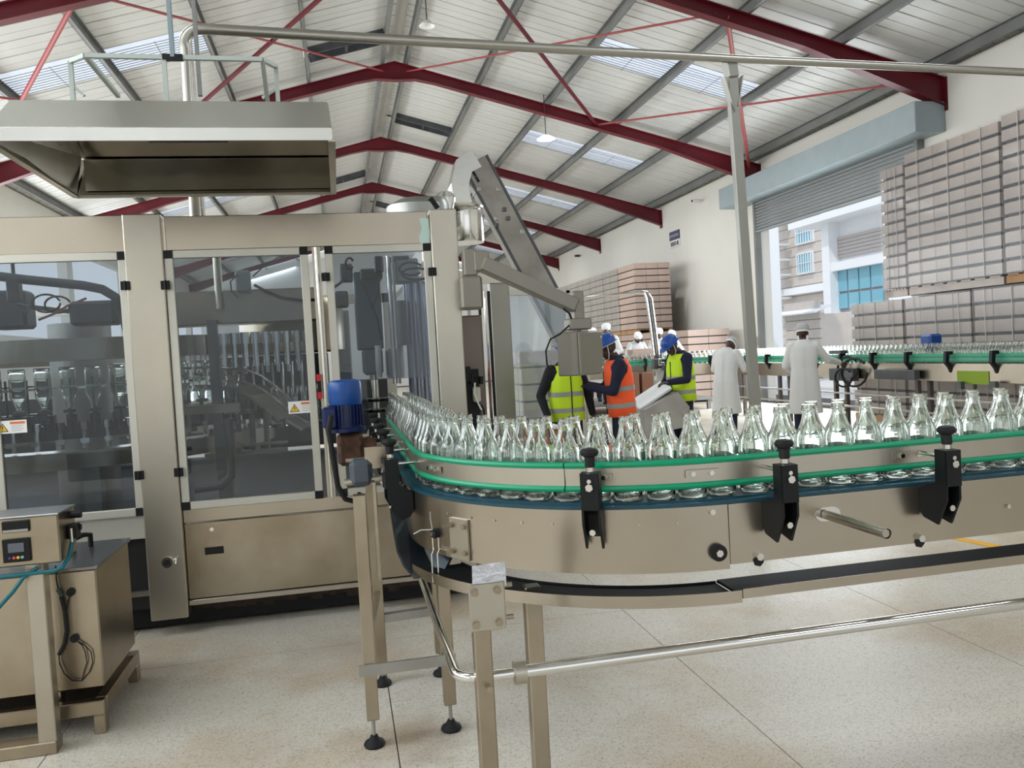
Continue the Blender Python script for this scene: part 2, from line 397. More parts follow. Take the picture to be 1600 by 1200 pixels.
# rafters: tapered haunched I-sections
def rafter(s, Y):
    pts = [(.0, .40), (.05, .26), (.10, .225), (.70, .225), (1.0, .46)]
    mb = MB(); prev = None
    for (t, d) in pts:
        a = slope(s, t)+V((0, Y, 0)); q = (a, a-V((0, 0, d)))
        if prev:
            for (A, B) in ((prev[0], q[0]), (prev[1], q[1])): mb.bar(A, B, .18, .018)
            mb.prism([(prev[0].x, prev[0].z), (q[0].x, q[0].z), (q[1].x, q[1].z), (prev[1].x, prev[1].z)], (0, Y, 0), (1, 0, 0), (0, 0, 1), (0, .012, 0))
        prev = q
    mb.b2(WR-.02 if s > 0 else WLX, WR if s > 0 else WLX+.02, Y-.1, Y+.1, EZ-.55, EZ+.02)
    return mb.build('roof_rafter', red, ceil)
for k in range(-3, 6):
    if Y0+k*BAY > YE: break
    for s in (-1, 1): rafter(s, Y0+k*BAY)
    if k >= 0:
        p = slope(1, .01)
        for s in (-1, 1):
            for t in (.40, .78):
                q = slope(s, t); MB().bar((q.x-s*.05, Y0+k*BAY, q.z-.25), (q.x, Y0+k*BAY+.5, q.z+.05), .035, .035).build('rafter_stay', galv, ceil)
# braces
def rod(s, t0, y0, s2, t1, y1, r, m=redL, dz=-.12):
    a = slope(s, t0); b = slope(s2, t1)
    MB().tube([(a.x, y0, a.z+dz), (b.x, y1, b.z+dz)], r, 8).build('roof_brace', m, ceil)
ya, yb = Y0, Y0+BAY
for s in (-1, 1):
    rod(s, .03, yb, s, .53, ya, .022); rod(s, .53, yb, s, .03, ya, .042, red)
    rod(s, .53, yb, s, .96, ya, .022); rod(s, .97, yb, s, .55, ya, .04, redL)
    rod(s, .05, Y0+4*BAY, s, .55, Y0+5*BAY, .022)
# shutter box, curtain, jambs
MBx = MB().b2(9.93, WR-.003, 12.6, 20.1, 5.0, 5.52, bev=.01)
dr = thing('door_1', 'x', 'x', (WR, 16, 0), world=True); del dr['category']; del dr['label']; struct(dr)
MBx.build('shutter_box', boxm, dr, label='blue-grey roller shutter housing')
sl = MB(); n = 9; h = (5.0-4.30)/n
for i in range(n):
    z = 5.0-h*(i+1)
    me = MB().prism([(0, 0), (.03, .01), (.045, h*.5), (.03, h-.012), (0, h-.006), (-.01, h*.5)], (WR-.10, 16.17, z), (-1, 0, 0), (0, 0, 1), (0, DY1-DY0, 0)).build('shutter_slat', shutm, dr)
MB().b2(WR-.14, WR-.06, DY0, DY1, 4.235, 4.29, .006).build('bottom_rail', shutm, dr)
for y in (DY0, DY1): MB().b2(WR-.15, WR-.002, y-.05, y+.05, 0, 5.0).build('guide_rail', galv, dr)
# wall sign (two panels, writing too small to read)
tsg = thing('wall_sign', 'small dark and white notice high on the plastered wall right of the far cartons', 'sign', atx(1054, 373, WR-.02), world=True)
c = atx(1054, 373, WR-.02); MB().b2(WR-.03, WR-.004, c.y-.38, c.y+.38, c.z-.04, c.z+.24).build('header_panel', mat('indigo_panel', (.05, .045, .09), .5), tsg)
MB().b2(WR-.03, WR-.004, c.y-.38, c.y+.38, c.z-.26, c.z-.04).build('lower_panel', whitep, tsg)
g = MB()
for i, (u, wd) in enumerate(((-.25, .07), (-.15, .05), (-.07, .05), (.02, .06), (.12, .05), (.26, .10))): g.b2(WR-.036, WR-.031, c.y-u-wd/2, c.y-u+wd/2, c.z-.22, c.z-.09)
g.build('lettering', inkm, tsg, kind='stuff')
g = MB()
for i in range(9): g.b2(WR-.036, WR-.031, c.y-.32+i*.075, c.y-.27+i*.075, c.z+.06, c.z+.14)
g.build('header_lettering', mat('grey_ink', (.3, .3, .36), .6), tsg, kind='stuff')
# ================================================================== OUTSIDE
og = MB().b2(WR+.25, 60, -5, 70, -.25, -.03).build('ground', mat('pale_concrete', (.62, .60, .56), .9)); struct(og)
def build_outside():
    # near white gable end left of the view, then a clad block with windows and a white framed block
    a = thing('building', 'pale blue-white rendered wall standing just outside the roller door, left', 'building', (15.2, 25, 0), world=True)
    MB().b2(at(1150, 500, 24.2).x, at(1221, 470, 24.2).x, 24.2, 25, -.03, 9).build('wall', cladw, a)
    X = 24.0
    def P(x, y): return atx(x, y, X)
    b = thing('building', 'beige clad building with small barred blue windows seen through the roller door', 'building', (X, 38, 0), world=True)
    y0 = P(1285, 400).y; y1 = P(1205, 400).y
    MB().b2(X+.05, X+6, y0-1, y1+3, -.03, 14).build('wall', clad, b)
    for r in range(26): MB().b2(X, X+.06, y0-1, y1+3, .1+r*.52, .58+r*.52).build('cladding_board', clad, b)
    for (x0, x1, ya_, yb_) in ((1247, 1272, 350, 376), (1249, 1272, 398, 424)):
        p = P(x0, ya_); q = P(x1, yb_)
        f = MB(); f.b2(X-.10, X, q.y-.05, p.y+.05, q.z-.05, p.z+.05); f = f.build('window', cladw, b)
        MB().b2(X-.12, X-.10, q.y+.02, p.y-.02, q.z+.02, p.z-.02).build('pane', winb, f)
        bb = MB(); n = 6
        for i in range(n+1): yy = q.y+(p.y-q.y)*i/n; bb.b2(X-.2, X-.16, yy-.02, yy+.02, q.z, p.z)
        for i in (0, .5, 1): zz = q.z+(p.z-q.z)*i; bb.b2(X-.2, X-.16, q.y, p.y, zz-.02, zz+.02)
        bb.build('window_bars', cladw, f)
    # exterior mesh landing
    p = P(1222, 350); q = P(1243, 465)
    m = MB()
    for i in range(9): yy = q.y+(p.y-q.y)*i/8; m.b2(X-1.0, X-.95, yy-.025, yy+.025, q.z, p.z+.6)
    for zz in (q.z, (q.z+p.z)/2-.8, (q.z+p.z)/2, (q.z+p.z)/2+.8, p.z, p.z+.6): m.b2(X-1.05, X-.2, q.y, p.y, zz-.05, zz+.05)
    m.build('metal_stair', mat('white_metal', (.75, .75, .74), .5), b)
    ls = P(1235, 455); MB().b2(X-.45, X, y0-1, y1+2, ls.z-.25, ls.z+.1).build('ledge', cladw, b)
    # white framed block
    X2 = 21.5
    def Q(x, y): return atx(x, y, X2)
    yl_ = Q(1292, 400).y
    d = thing('building', 'white framed building with grey louvres and a wide blue window outside', 'building', (X2, 28, 0), world=True)
    MB().b2(X2+.3, X2+6, 18, yl_, -.03, Q(1340, 318).z).build('wall', cladw, d)
    MB().b2(X2-.25, X2+.3, yl_-.55, yl_, -.03, Q(1292, 330).z).build('pier', cladw, d)
    MB().b2(X2-.9, X2+.6, 17, yl_+1.6, Q(1292, 350).z, Q(1292, 340).z).build('roof_eave', cladw, d)
    for (xa, ya1, xb, yb1, nm) in ((1300, 372, 1374, 387, 'lv'), (1302, 418, 1376, 470, 'wn')):
        pt = Q(xa, ya1); pb = Q(xb, yb1)
        zb = pb.z if nm == 'lv' else Q(1340, 478).z; zt = pt.z
        zb = Q(1302, 405).z if nm == 'lv' else Q(1306, 484).z
        ya2 = pb.y; yb2 = pt.y
        if nm == 'lv':
            f = MB(); f.b2(X2+.26, X2+.3, ya2, yb2, zb, zt); f = f.build('louvre', mat('grey_louvre', (.52, .48, .46), .7), d)
            for i in range(6):
                zz = zb+(zt-zb)*(i+.5)/6; MB().box((X2+.22, (ya2+yb2)/2, zz), (.10, yb2-ya2, (zt-zb)/6*.9)).build('louvre_blade', MATS['grey_louvre'], f)
        else:
            f = MB().b2(X2+.2, X2+.3, ya2-.1, yb2+.1, zb-.1, zt+.1).build('window', mat('brown_grey_frame', (.33, .29, .30), .6), d)
            for i in range(4):
                u0_ = yb2-(yb2-ya2)*i/4; u1_ = yb2-(yb2-ya2)*(i+1)/4
                for (za, zc) in ((zb, zb+(zt-zb)*.38), (zb+(zt-zb)*.40, zt)):
                    MB().b2(X2+.14, X2+.2, u1_+.05, u0_-.05, za+.03, zc-.03).build('pane', winb, f)
    for z in (Q(1302, 412).z, Q(1306, 490).z): MB().b2(X2-.15, X2+.3, 18, yl_, z-.35, z+.02).build('ledge', cladw, d)
    # porch roof of the guard house
    e = thing('porch', 'low building with white sloping porch roof behind the white-coated worker', 'building', (16.5, 26, 0), world=True)
    p = atx(1224, 492, 17.5); q = atx(1282, 505, 17.5)
    MB().b2(17.6, 20.5, q.y+.1, p.y, -.03, p.z-.1).build('wall', clad, e)
    for i in range(8): MB().b2(17.54, 17.6, q.y+.1, p.y, .05+i*.36, .38+i*.36).build('cladding_board', clad, e)
    MB().prism([(-.3, -.06), (.4, .18), (.4, .24), (-.3, .0)], (17.5, (p.y+q.y)/2, p.z), (1, 0, 0), (0, 0, 1), (0, p.y-q.y+.3, 0)).build('roof', cladw, e)
    MB().b2(17.50, 17.56, q.y+.9, q.y+1.6, 0, 2.0).build('door', whitep, e)
build_outside()
# ================================================================== GLASS BOTTLE
def bottle_mesh(n, nm):
    o = [(.0455, 0), (.048, .004), (.0485, .02), (.047, .03), (.0485, .045), (.0485, .158), (.0490, .168), (.0470, .178), (.0425, .187), (.0385, .192), (.0335, .203), (.0275, .219), (.0228, .236), (.0203, .246), (.0200, .256), (.0225, .258), (.0226, .267), (.0203, .270), (.0200, .281)]
    i = [(.0155, .281), (.0155, .250), (.0175, .243), (.020, .233), (.0245, .216), (.0305, .200), (.036, .188), (.0430, .175), (.0450, .165), (.0448, .048), (.0435, .032), (.0445, .020), (.041, .012), (.012, .016)]
    mb = MB(); prof = o+i
    mb.lathe(prof, n=n)
    return mb.mesh(nm, bglass, True)
bm_hi = bottle_mesh(24, 'glass_bottle'); bm_lo = bottle_mesh(12, 'glass_bottle')
# ================================================================== CARTON PALLETS
def carton_mesh(dx, dy, dz, m):
    return MB().box((0, 0, 0), (dx, dy, dz), None, .008).mesh('carton', m)
def pallet(label, x0, y0, wx, wy, z0, layers, lh, nx, ny, m, group, wrap=True, faces='xy', jitter=.006, deck=True, gap=.030, dm=None):
    """load with its near corner at x0,y0; only the shell of the load is cartons"""
    t = thing('carton_pallet', label, 'pallet', (x0+wx/2, y0+wy/2, z0), 0, group)
    dz = .0
    if deck:
        b = MB(); dz = .13
        for i in range(7): b.box((0, -wy/2+wy*(i+.5)/7, .12), (wx, wy/7*.7, .02))
        for i in (-1, 0, 1): b.box((i*(wx/2-.06), 0, .055), (.09, wy, .11))
        b.build('pallet_base', dm or wood, t)
    hh = layers*lh
    MB().box((0, 0, dz+hh/2), (wx-.08, wy-.08, hh-.03)).build('layer_gap_core', gapm, t)  # dark core; shade and tray edges between layers put into its colour
    cx, cy = wx/nx, wy/ny
    me = carton_mesh(cx-.006, cy-.006, lh-gap, m)
    for k in range(layers):
        sh = random.uniform(-jitter, jitter), random.uniform(-jitter, jitter)
        for i in range(nx):
            for j in range(ny):
                if not (i == 0 or j == 0 or (k == layers-1 and 'z' in faces)): continue
                inst(me, 'carton', t, (-wx/2+cx*(i+.5)+sh[0], -wy/2+cy*(j+.5)+sh[1], dz+lh*(k+.5)))
    if wrap:
        f = MB(); f.rings([((0, 0, dz+hh*q), wx/2*1.0+.014+random.uniform(0, .008), wy/2+.014+random.uniform(0, .008), None) for q in (0, .2, .4, .6, .8, 1.0)], n=4, cap=False)
        # square wrap: 4-sided ring turned by 45 degrees is not square, so build plain sides
        f = MB(); e = .016
        f.b2(-wx/2-e, -wx/2-e+.002, -wy/2-e, wy/2+e, dz, dz+hh+.004); f.b2(-wx/2-e, wx/2+e, -wy/2-e, -wy/2-e+.002, dz, dz+hh+.004)
        f.build('stretch_film', filmg, t)
        s = MB()
        for q in ([.16, .5, .84] if wy > 1 else [.3, .7]): s.b2(-wx/2-.020, -wx/2-.017, -wy/2+wy*q-.006, -wy/2+wy*q+.006, dz, dz+hh)
        s.build('strap', dull, t)
    return t
PX = 9.28
# near stacks in front of the wall; y boundaries read along the wall
yb = [6.55, 8.1, 9.62, 11.1, 12.15, 13.70]
G1 = 'lower wrapped carton pallets beside the roller door'
LH = .205
pallet('lower wrapped carton pallet farthest along, its end catching the door light', PX, 12.25, 1.15, 1.42, 0, 9, .2230, 3, 4, cardF, G1, gap=.042)
pallet('middle lower wrapped carton pallet, behind the small blue conveyor motor', PX, 10.72, 1.15, 1.46, 0, 9, .2240, 3, 4, cardF, G1, gap=.042)
pallet('lower wrapped carton pallet nearest the right edge of the photo', PX, 9.2, 1.15, 1.46, 0, 9, .2248, 3, 4, cardF, G1, gap=.042)
pallet('lower wrapped carton pallet just past the right edge, under the brown-decked upper load', PX, 7.7, 1.15, 1.44, 0, 9, .2252, 3, 4, cardF, G1, gap=.042)
G2 = 'upper wrapped carton pallets beside the roller door'
pallet('upper carton pallet with shiny end edges, nearest the doorway', PX-.02, 12.10, 1.15, .58, 2.17, 11, .186, 3, 2, cardF, G2, gap=.042, dm=cardF)
pallet('upper tall carton pallet under the shutter housing, second from the doorway', PX-.04, 10.05, 1.15, 1.98, 2.17, 11, .198, 3, 6, cardF, G2, gap=.042, dm=cardF)
pallet('upper carton pallet on raw brown deck boards at the right edge', PX-.04, 8.1, 1.15, 1.9, 2.175, 11, .202, 3, 6, cardF, G2, gap=.042)
# far stacks
G3 = 'tall carton stacks along the right wall at the far end'
names = ['front tall carton stack with bare pink-brown end facing the camera', 'second tall wrapped carton stack behind the bare-ended one', 'third tall wrapped carton stack along the far row', 'fourth tall wrapped carton stack along the far row', 'fifth tall wrapped carton stack along the far row', 'sixth tall wrapped carton stack, near the red sliver in the row', 'farthest visible tall carton stack, beside the control-box arm']
for i, nm in enumerate(names):
    pallet(nm, 8.75, 23.45+i*1.50, 1.15, 1.44, 1.932, 10, .199, 3, 2, card if i == 0 else card2, G3, wrap=i > 0, deck=True)
    if i > 0 or True:
        pallet('lower carton load under the '+nm.split(' carton')[0]+' stack of the far row', 8.75, 23.45+i*1.50, 1.15, 1.44, 0, 9, .2, 3, 2, card, 'lower loads of the far row', wrap=False, deck=True)
pallet('low stack of clean pink-brown cartons standing in front of the far tall row', 8.78, 21.75, 1.3, 1.35, 0, 9, .202, 3, 2, card, 'low carton loads before the far row', wrap=False)
pallet('low cartons against the wall, right end of the far stacks', 8.95, 20.25, 1.18, 1.3, 0, 9, .200, 2, 2, card, 'low carton loads before the far row', wrap=False)
# ================================================================== NEAR CONVEYOR
CX, CY, R = 1.26, 3.517, 1.01
LEG1 = 6.35-CY; ARC = R*PI/2; XEND = 4.2
def path(s, o=0):
    """s along the outer face from inside the machine; o = offset inward. returns (x, y, outward normal angle)"""
    if s < LEG1: return CX-R+o, 6.35-s, PI
    s -= LEG1
    if s < ARC:
        a = PI+s/R; return CX+(R-o)*math.cos(a), CY+(R-o)*math.sin(a), a
    s -= ARC; return CX+s, CY-R+o, 1.5*PI
def samples(s0, s1):
    out = [s0]; s = s0
    marks = [LEG1+ARC*i/28 for i in range(29)]
    out += [m for m in marks if s0 < m < s1]+[s1]
    return out
def sweep(mb, prof, s0, s1, fn=path, smp=samples):
    """prof: [(offset inward, z)] closed polygon"""
    ss = smp(s0, s1); n = len(prof); vs = []; fs = []
    for s in ss:
        for (o, z) in prof:
            x, y, a = fn(s, o); vs.append((x, y, z))
    for i in range(len(ss)-1): fs += [(i*n+j, i*n+(j+1) % n, (i+1)*n+(j+1) % n, (i+1)*n+j) for j in range(n)]
    fs += [tuple(range(n)), tuple(range((len(ss)-1)*n+n-1, (len(ss)-1)*n-1, -1))]
    return mb.add(vs, fs)
def rect(o0, o1, z0, z1): return [(o0, z0), (o1, z0), (o1, z1), (o0, z1)]
STOT = LEG1+ARC+(XEND-CX)
SJ = LEG1+ARC-.04
cv = thing('bottle_conveyor', 'near stainless bottle conveyor curving out of the machine with green guide rails', 'conveyor', (1.2, 2.6, 0), world=True)
sweep(MB(), rect(0, .004, .845, 1.060), .55, SJ).build('side_plate', steelH, cv, True)
sweep(MB(), rect(-.003, .004, .86, 1.060), SJ+.002, STOT).build('side_plate', steelH, cv, True)
sweep(MB(), rect(.286, .29, .86, 1.06), .3, STOT).build('side_plate', steelH, cv, True)
sweep(MB(), rect(.02, .27, 1.028, 1.05), .0, STOT).build('wear_strip', teal, cv, True)
sweep(MB(), rect(-.005, .03, 1.062, 1.073), .6, STOT).build('edge_strip', teal, cv, True)
# chain plates
pl = .0381; npl = int((STOT-.2)/pl); NP = 190
pm = MB(); pm.prism([(-.0178, 0), (.0178, 0), (.0178, .11), (.006, .118), (-.006, .118), (-.0178, .11), (-.0178, -.11), (-.006, -.118), (.006, -.118), (.0178, -.11)][:0] or [(-.0180, -.119), (.0180, -.119), (.0180, .119), (-.0180, .119)], (0, 0, 0), (0, 1, 0), (1, 0, 0), (0, 0, .006))
pm = pm.mesh('chain_plate', teal)
for i in range(NP):
    s = .1+i*pl
    if s > STOT: break
    x, y, a = path(s, .145)
    inst(pm, 'chain_plate', cv, (x, y, 1.076), a)
# guide rails: steel band with green edges
def rail(s0, s1, o, z0, z1, nm, outward=-1):
    band = sweep(MB(), rect(o-.002, o+.002, z0, z1), s0, s1).build(nm, steelL, cv, True)
    for z in (z0, z1):
        pr = [(o+.0115*math.cos(t)*(1 if True else 0), z+.0115*math.sin(t)) for t in [2*PI*k/8 for k in range(8)]]
        sweep(MB(), pr, s0, s1).build('green_edge', green, band, True)
SR = .80
rail(SR, SJ-.55, .038, 1.124, 1.204, 'guide_rail'); rail(SJ-.545, LEG1+ARC+1.6, .038, 1.124, 1.204, 'guide_rail'); rail(LEG1+ARC+1.605, STOT, .038, 1.124, 1.204, 'guide_rail')
sweep(MB(), rect(.256, .270, 1.192, 1.224), .3, STOT).build('inner_guide_rail', green, cv, True); sweep(MB(), rect(.256, .270, 1.10, 1.125), .3, STOT).build('inner_guide_rail', green, cv, True)
# rail splice plates with bolts
def onface(s, o, z, wd, ht, th, mb=None):
    x, y, a = path(s, o); n = V((math.cos(a), math.sin(a), 0)); t = V((-n.y, n.x, 0)); mb = mb or MB()
    mb.prism([(-wd/2, -ht/2), (wd/2, -ht/2), (wd/2, ht/2), (-wd/2, ht/2)], V((x, y, z))+n*th/2, t, (0, 0, 1), n*th)
    return mb
def bolt(s, o, z, r=.007, th=.006, du=0, mb=None):
    x, y, a = path(s+du, o); n = V((math.cos(a), math.sin(a), 0)); mb = mb or MB()
    mb.cyl(V((x, y, z)), V((x, y, z))+n*th, r, n=6); return mb
def s_at(x):  # arc-length whose outer face lies at world x on the arc/straight
    if x > CX: return LEG1+ARC+x-CX
    return LEG1+R*math.acos((CX-x)/R)
for s in (s_at(.305), s_at(.80), s_at(1.15), s_at(1.93)):
    p = onface(s, .034, 1.164, .115, .024, .006).build('splice_plate', steelL, cv)
    for du in (-.035, .03): bolt(s, .028, 1.164, .009, .010, du).build('bolt', polish, p)
# screws along the side plate
for i, x in enumerate((.36, .43, .50, .58, .67, .78, .93, 1.05)): bolt(s_at(x), 0, 1.01-.0*i, .0055, .004).build('screw', steelL, cv)
for x, z, m_ in ((1.165, 1.04, polish),): bolt(s_at(x), 0, z, .010, .014).build('bolt', m_, cv)
# round black bearing covers
def cover(x, z, r=.028):
    s = s_at(x); X, Y, a = path(s, 0); n = V((math.cos(a), math.sin(a), 0)); p = V((X, Y, z))
    o = MB().cyl(p, p+n*.018, r, n=20).build('bearing_cover', rubber, cv, True); MB().cyl(p+n*.018, p+n*.026, r*.45, n=6).build('bolt', polish, o)
cover(1.178, .905); 
for x in (1.32, 1.93): bolt(s_at(x), 0, .878, .013, .02).build('bolt', polish, cv); bolt(s_at(x), -.001, .862, .019, .006).build('washer', rubber, cv)
for x in (2.29,): bolt(s_at(x), 0, .955, .008, .012).build('bolt', polish, cv)
# end-on slotted plate and projecting tube
p0 = at(1287, 803, 2.507); MB().cyl(p0-V((0, .01, 0)), p0+V((0, -.33, 0)), .0155, n=20, cap=False).cyl(p0+V((0, .05, 0)), p0+V((0, -.325, 0)), .0125, n=20).build('projecting_tube', steelL, cv, True)
mb = MB(); mb.prism([(.035*math.cos(t)+(.012 if math.cos(t) > 0 else -.012), .024*math.sin(t)) for t in [2*PI*k/20 for k in range(20)]], p0+V((.012, -.004, 0)), (1, 0, 0), (0, 0, 1), (0, .006, 0)).build('tube_flange', polish, cv)
# bolted hanger plate on the curve
hp = onface(s_at(.395), 0, .925, .105, .15, .008).build('hanger_plate', steelL, cv)
for du in (-.032, .035):
    for z in (.975, .878): bolt(s_at(.395), -.008, z, .011, .012, du).build('bolt', steel, hp)
# cable-tied sensor with two wire hooks
X, Y, a = path(s_at(.325), 0); n_ = V((math.cos(a), math.sin(a), 0)); p = V((X, Y, .925))
sn = MB().cyl(p, p+n_*.02, .019, n=18).build('sensor_eye', rubber, cv, True); MB().cyl(p+n_*.02, p+n_*.026, .008, n=12).build('lens', steelL, sn)
MB().tube([p+n_*.02+V((0, 0, .018)), p+n_*.02+V((-.005, 0, .06)), p+n_*.025+V((0, 0, .085))], .003, 6).build('wire', dull, cv)
MB().tube([p+n_*.02+V((0, 0, .016)), p+n_*.035+V((-.03, 0, .02)), p+n_*.04+V((-.055, -.01, .01))], .002, 6).build('cable_tie', whitep, cv)
for du in (-.006, .016):
    q = p+n_*.015+V((du, 0, -.015)); MB().tube([q, q+V((0, 0, -.045)), q+V((-.010, -.03, -.055)), q+V((-.012, -.045, -.16))], .0028, 6).build('wire_hook', polish, cv)
# black rail brackets
def bracket(s, thick=.05, d=.10, scale=1, nm='rail_bracket', rod_len=.12):
    X, Y, a = path(s, 0); n = V((math.cos(a), math.sin(a), 0)); t = V((-n.y, n.x, 0)); P = V((X, Y, 0))
    poly = [(d+.035, 1.195), (d-.015, 1.195), (d-.015, 1.085), (.004, 1.055), (.004, .975), (.02, .955), (d-.01, .94), (d+.035, 1.03)]
    # two cheeks and a web, so the bracket is a channel
    o = MB()
    for sg in (-1, 1): o.prism(poly, P+t*sg*(thick/2-.004), n, (0, 0, 1), t*.008)
    o.prism([(d+.035, 1.195), (d-.015, 1.195), (d-.015, 1.185), (d+.035, 1.185)], P, n, (0, 0, 1), t*(thick-.01))
    o.prism([(d-.008, 1.19), (d-.015, 1.19), (d-.015, 1.085), (.004, 1.055), (.004, .975), (.011, .975), (.011, 1.048), (d-.008, 1.078)], P, n, (0, 0, 1), t*(thick-.01))
    o.prism([(d+.041, 1.195), (d+.035, 1.195), (d+.035, 1.075), (d+.041, 1.075)], P, n, (0, 0, 1), t*(thick-.004))
    br = o.build(nm, blackp, cv)
    k = P+n*(d+.01)
    kn = MB().cyl(k+V((0, 0, 1.197)), k+V((0, 0, 1.212)), .014, n=12).build('collar', polish, br, True)
    MB().lathe([(.014, 1.212), (.017, 1.215), (.017, 1.245), (.028, 1.252), (.031, 1.262), (.024, 1.272), (.01, 1.275)], k, 16).build('clamp_knob', rubber, br, True)
    MB().cyl(P+n*(-.036)+V((0, 0, 1.17)), P+n*(d+.045+rod_len*0)+V((0, 0, 1.17)), .007, n=10).build('rod', polish, br, True)
    b_ = P+n*(d+.040)+V((0, 0, 1.15)); MB().cyl(b_, b_+n*.01, .013, n=6).build('bolt', polish, br)
    b_ = P+n*(d+.02)+V((0, 0, 1.0)); MB().cyl(b_, b_+n*.008, .011, n=6).build('bolt', polish, br)
    return br
bracket(s_at(.80), .062, .045); bracket(s_at(1.37), .058); bracket(s_at(1.965), .058); bracket(s_at(2.62), .058)
sA = LEG1-.12; bracket(LEG1+.12, .085, .07)
for s in (LEG1-.38, LEG1-.75, LEG1-1.15, LEG1-1.6): 
    br = bracket(s, .05, .06)
    X, Y, a = path(s, 0); MB().cyl((X-.09, Y, 1.14), (X-.25, Y, 1.14), .012, n=12).build('rod', steelL, br, True)
X, Y, a = path(LEG1+.02, 0); MB().cyl((X-.10, Y, 1.10), (X-.26, Y, 1.095), .014, n=12).build('support_rod', steelL, cv, True)
# drip channel below the plates (dark inside)
def trough(s0, s1, o0, o1, zb, zo, zi, nm='drip_channel'):
    m = sweep(MB(), [(o0, zb), (o0, zo), (o0+.004, zo), (o0+.004, zb+.004), (o1, zb+.004), (o1, zb)], s0, s1).build(nm, steelH, cv, True)
    sweep(MB(), [(o0+.005, zb+.005), (o1, zb+.005), (o1, zi), (o1-.004, zi), (o1-.004, zb+.010), (o0+.005, zb+.010)], s0, s1).build('rubber_lining', rubber, m, True)
    return m
trough(LEG1+ARC-.02, STOT, -.045, .16, at(1600, 881, 2.462).z, at(1600, 867, 2.462).z, at(1600, 853, 2.667).z)
trough(LEG1+.25, LEG1+ARC-.025, -.05, .16, at(900, 950, 2.605).z, at(900, 931, 2.605).z, at(900, 906, 2.87).z)
# rising dark chute at the start of the channel
ch = MB(); ss = [LEG1+.30-i*.12 for i in range(8)]; vs = []; fs = []
for i, s in enumerate(ss):
    rise = .018*i+.004*i*i
    for (o, z) in ((-.06, .745+rise), (.05, .735+rise), (.13, .84+rise), (.137, .84+rise), (.055, .728+rise), (-.067, .74+rise)):
        x, y, a = path(s, o); vs.append((x, y, z))
for i in range(len(ss)-1): fs += [(i*6+j, i*6+(j+1) % 6, (i+1)*6+(j+1) % 6, (i+1)*6+j) for j in range(6)]
fs += [tuple(range(6)), tuple(range((len(ss)-1)*6+5, (len(ss)-1)*6-1, -1))]
ch.add(vs, fs).build('spill_chute', mat('wet_dark_sheet', (.06, .075, .085), .18, .7), cv, True)
# underside cross members seen below
for x in (1.9, 3.2): MB().b2(x, x+.05, 2.53, 2.78, .86, .90).build('cross_member', steel, cv)
# legs
def square_leg(x, y, z1, wd, nm='leg', z0=0, parent=None, m=steel): return MB().b2(x-wd/2, x+wd/2, y-wd/2, y+wd/2, z0, z1, .004).build(nm, m, parent)
lg = square_leg(.362, 2.40, .90, .052, 'leg', .0, cv)
xl2 = at(835, 1000, 2.80).x; square_leg(xl2, 2.80, .78, .058, 'leg', .0, cv); square_leg(3.1, 2.62, .86, .05, 'leg', 0, cv)
pp = at(760, 948, 2.37); jp = MB().box((pp.x+.002, 2.369, pp.z), (.105, .008, .14), None, .003).build('joint_plate', steelL, cv)
for dx in (-.033, .035):
    for dz in (-.048, .048): MB().cyl((pp.x+dx, 2.365, pp.z+dz), (pp.x+dx, 2.352, pp.z+dz), .0115, n=6).build('bolt', steel, jp)
MB().b2(pp.x+.05, pp.x+.058, 2.37, 2.47, pp.z-.06, pp.z+.07, .002).build('joint_plate', steelL, cv)
for dz in (-.048, .05): MB().cyl((pp.x+.03, 2.40, pp.z+dz), (pp.x+.085, 2.40, pp.z+dz), .008, n=8).build('bolt', steel, jp)
q = at(763, 900, 2.39); MB().prism([(-.052, -.035), (.05, -.035), (.055, .035), (-.045, .035)], q, (1, 0, .03), (0, .45, .89), (0, -.004, .003)).build('clamp_tab', mat('bright_galvanised_tab', (.75, .76, .80), .3, .9, bump=.5, bscale=(40, 40, 40)), cv)
# lower pipe with elbow, runs back to the left leg of the line
lp = thing('floor_rail_pipe', 'low polished steel pipe running right from the elbow by the front leg', 'pipe', (1.5, 2.44, 0), world=True)
z0 = .60; yP = 2.452
e0 = at(1600, 947, yP); e1 = at(812, 1045, yP); z0 = (e0.z+e1.z)/2
ex = at(716, 1060, yP).x
pts = [(ex-.0, 3.9, z0+.02), (ex-.0, yP+.10, z0)]
pts += [(ex+.07-.07*math.cos(t), yP+.07-.07*math.sin(t)+.0, z0) for t in [PI/2*k/6 for k in range(0, 7)]]
pts += [(e1.x, yP, z0)]
MB().tube(pts, .0165, 14).build('pipe_elbow', polish, lp, True)
MB().tube([(e1.x, yP, z0), (4.2, yP, z0)], .0195, 16).build('pipe_run', polish, lp, True)
MB().cyl((e1.x-.018, yP, z0), (e1.x+.018, yP, z0), .036, n=20).build('pipe_clamp', steelL, lp, True)
MB().cyl((.37, 2.374, z0), (.37, 2.35, z0), .009, n=8).build('bolt', steel, lp)
# bottles, two staggered files
bt = []
pitch = .1005
for rowi, (o, st) in enumerate(((.092, .5), (.196, .45))):
    s = st+.05*rowi
    while s < STOT-.02:
        if s < LEG1: k = 1
        elif s < LEG1+ARC: k = R/(R-o)*1.04
        else: k = 1.0+(.07 if s < LEG1+ARC+.9 else .16)
        x, y, a = path(s, o+random.uniform(-.004, .004))
        ob = inst(bm_hi, 'glass_bottle', None, (x, y, 1.0795), random.uniform(0, 6.28))
        zone = 'between machine door and bend of' if s < LEG1 else ('on the bend of' if s < LEG1+ARC else 'on the straight right part of')
        tag(ob, 'empty clear bottle, %s file %s near conveyor' % (('outer', 'inner')[rowi], zone), 'bottle', 'bottles %s the near conveyor, %s file' % (zone, ('outer', 'inner')[rowi])); bt.append(ob)
        s += pitch*k*random.uniform(1.0, 1.06)
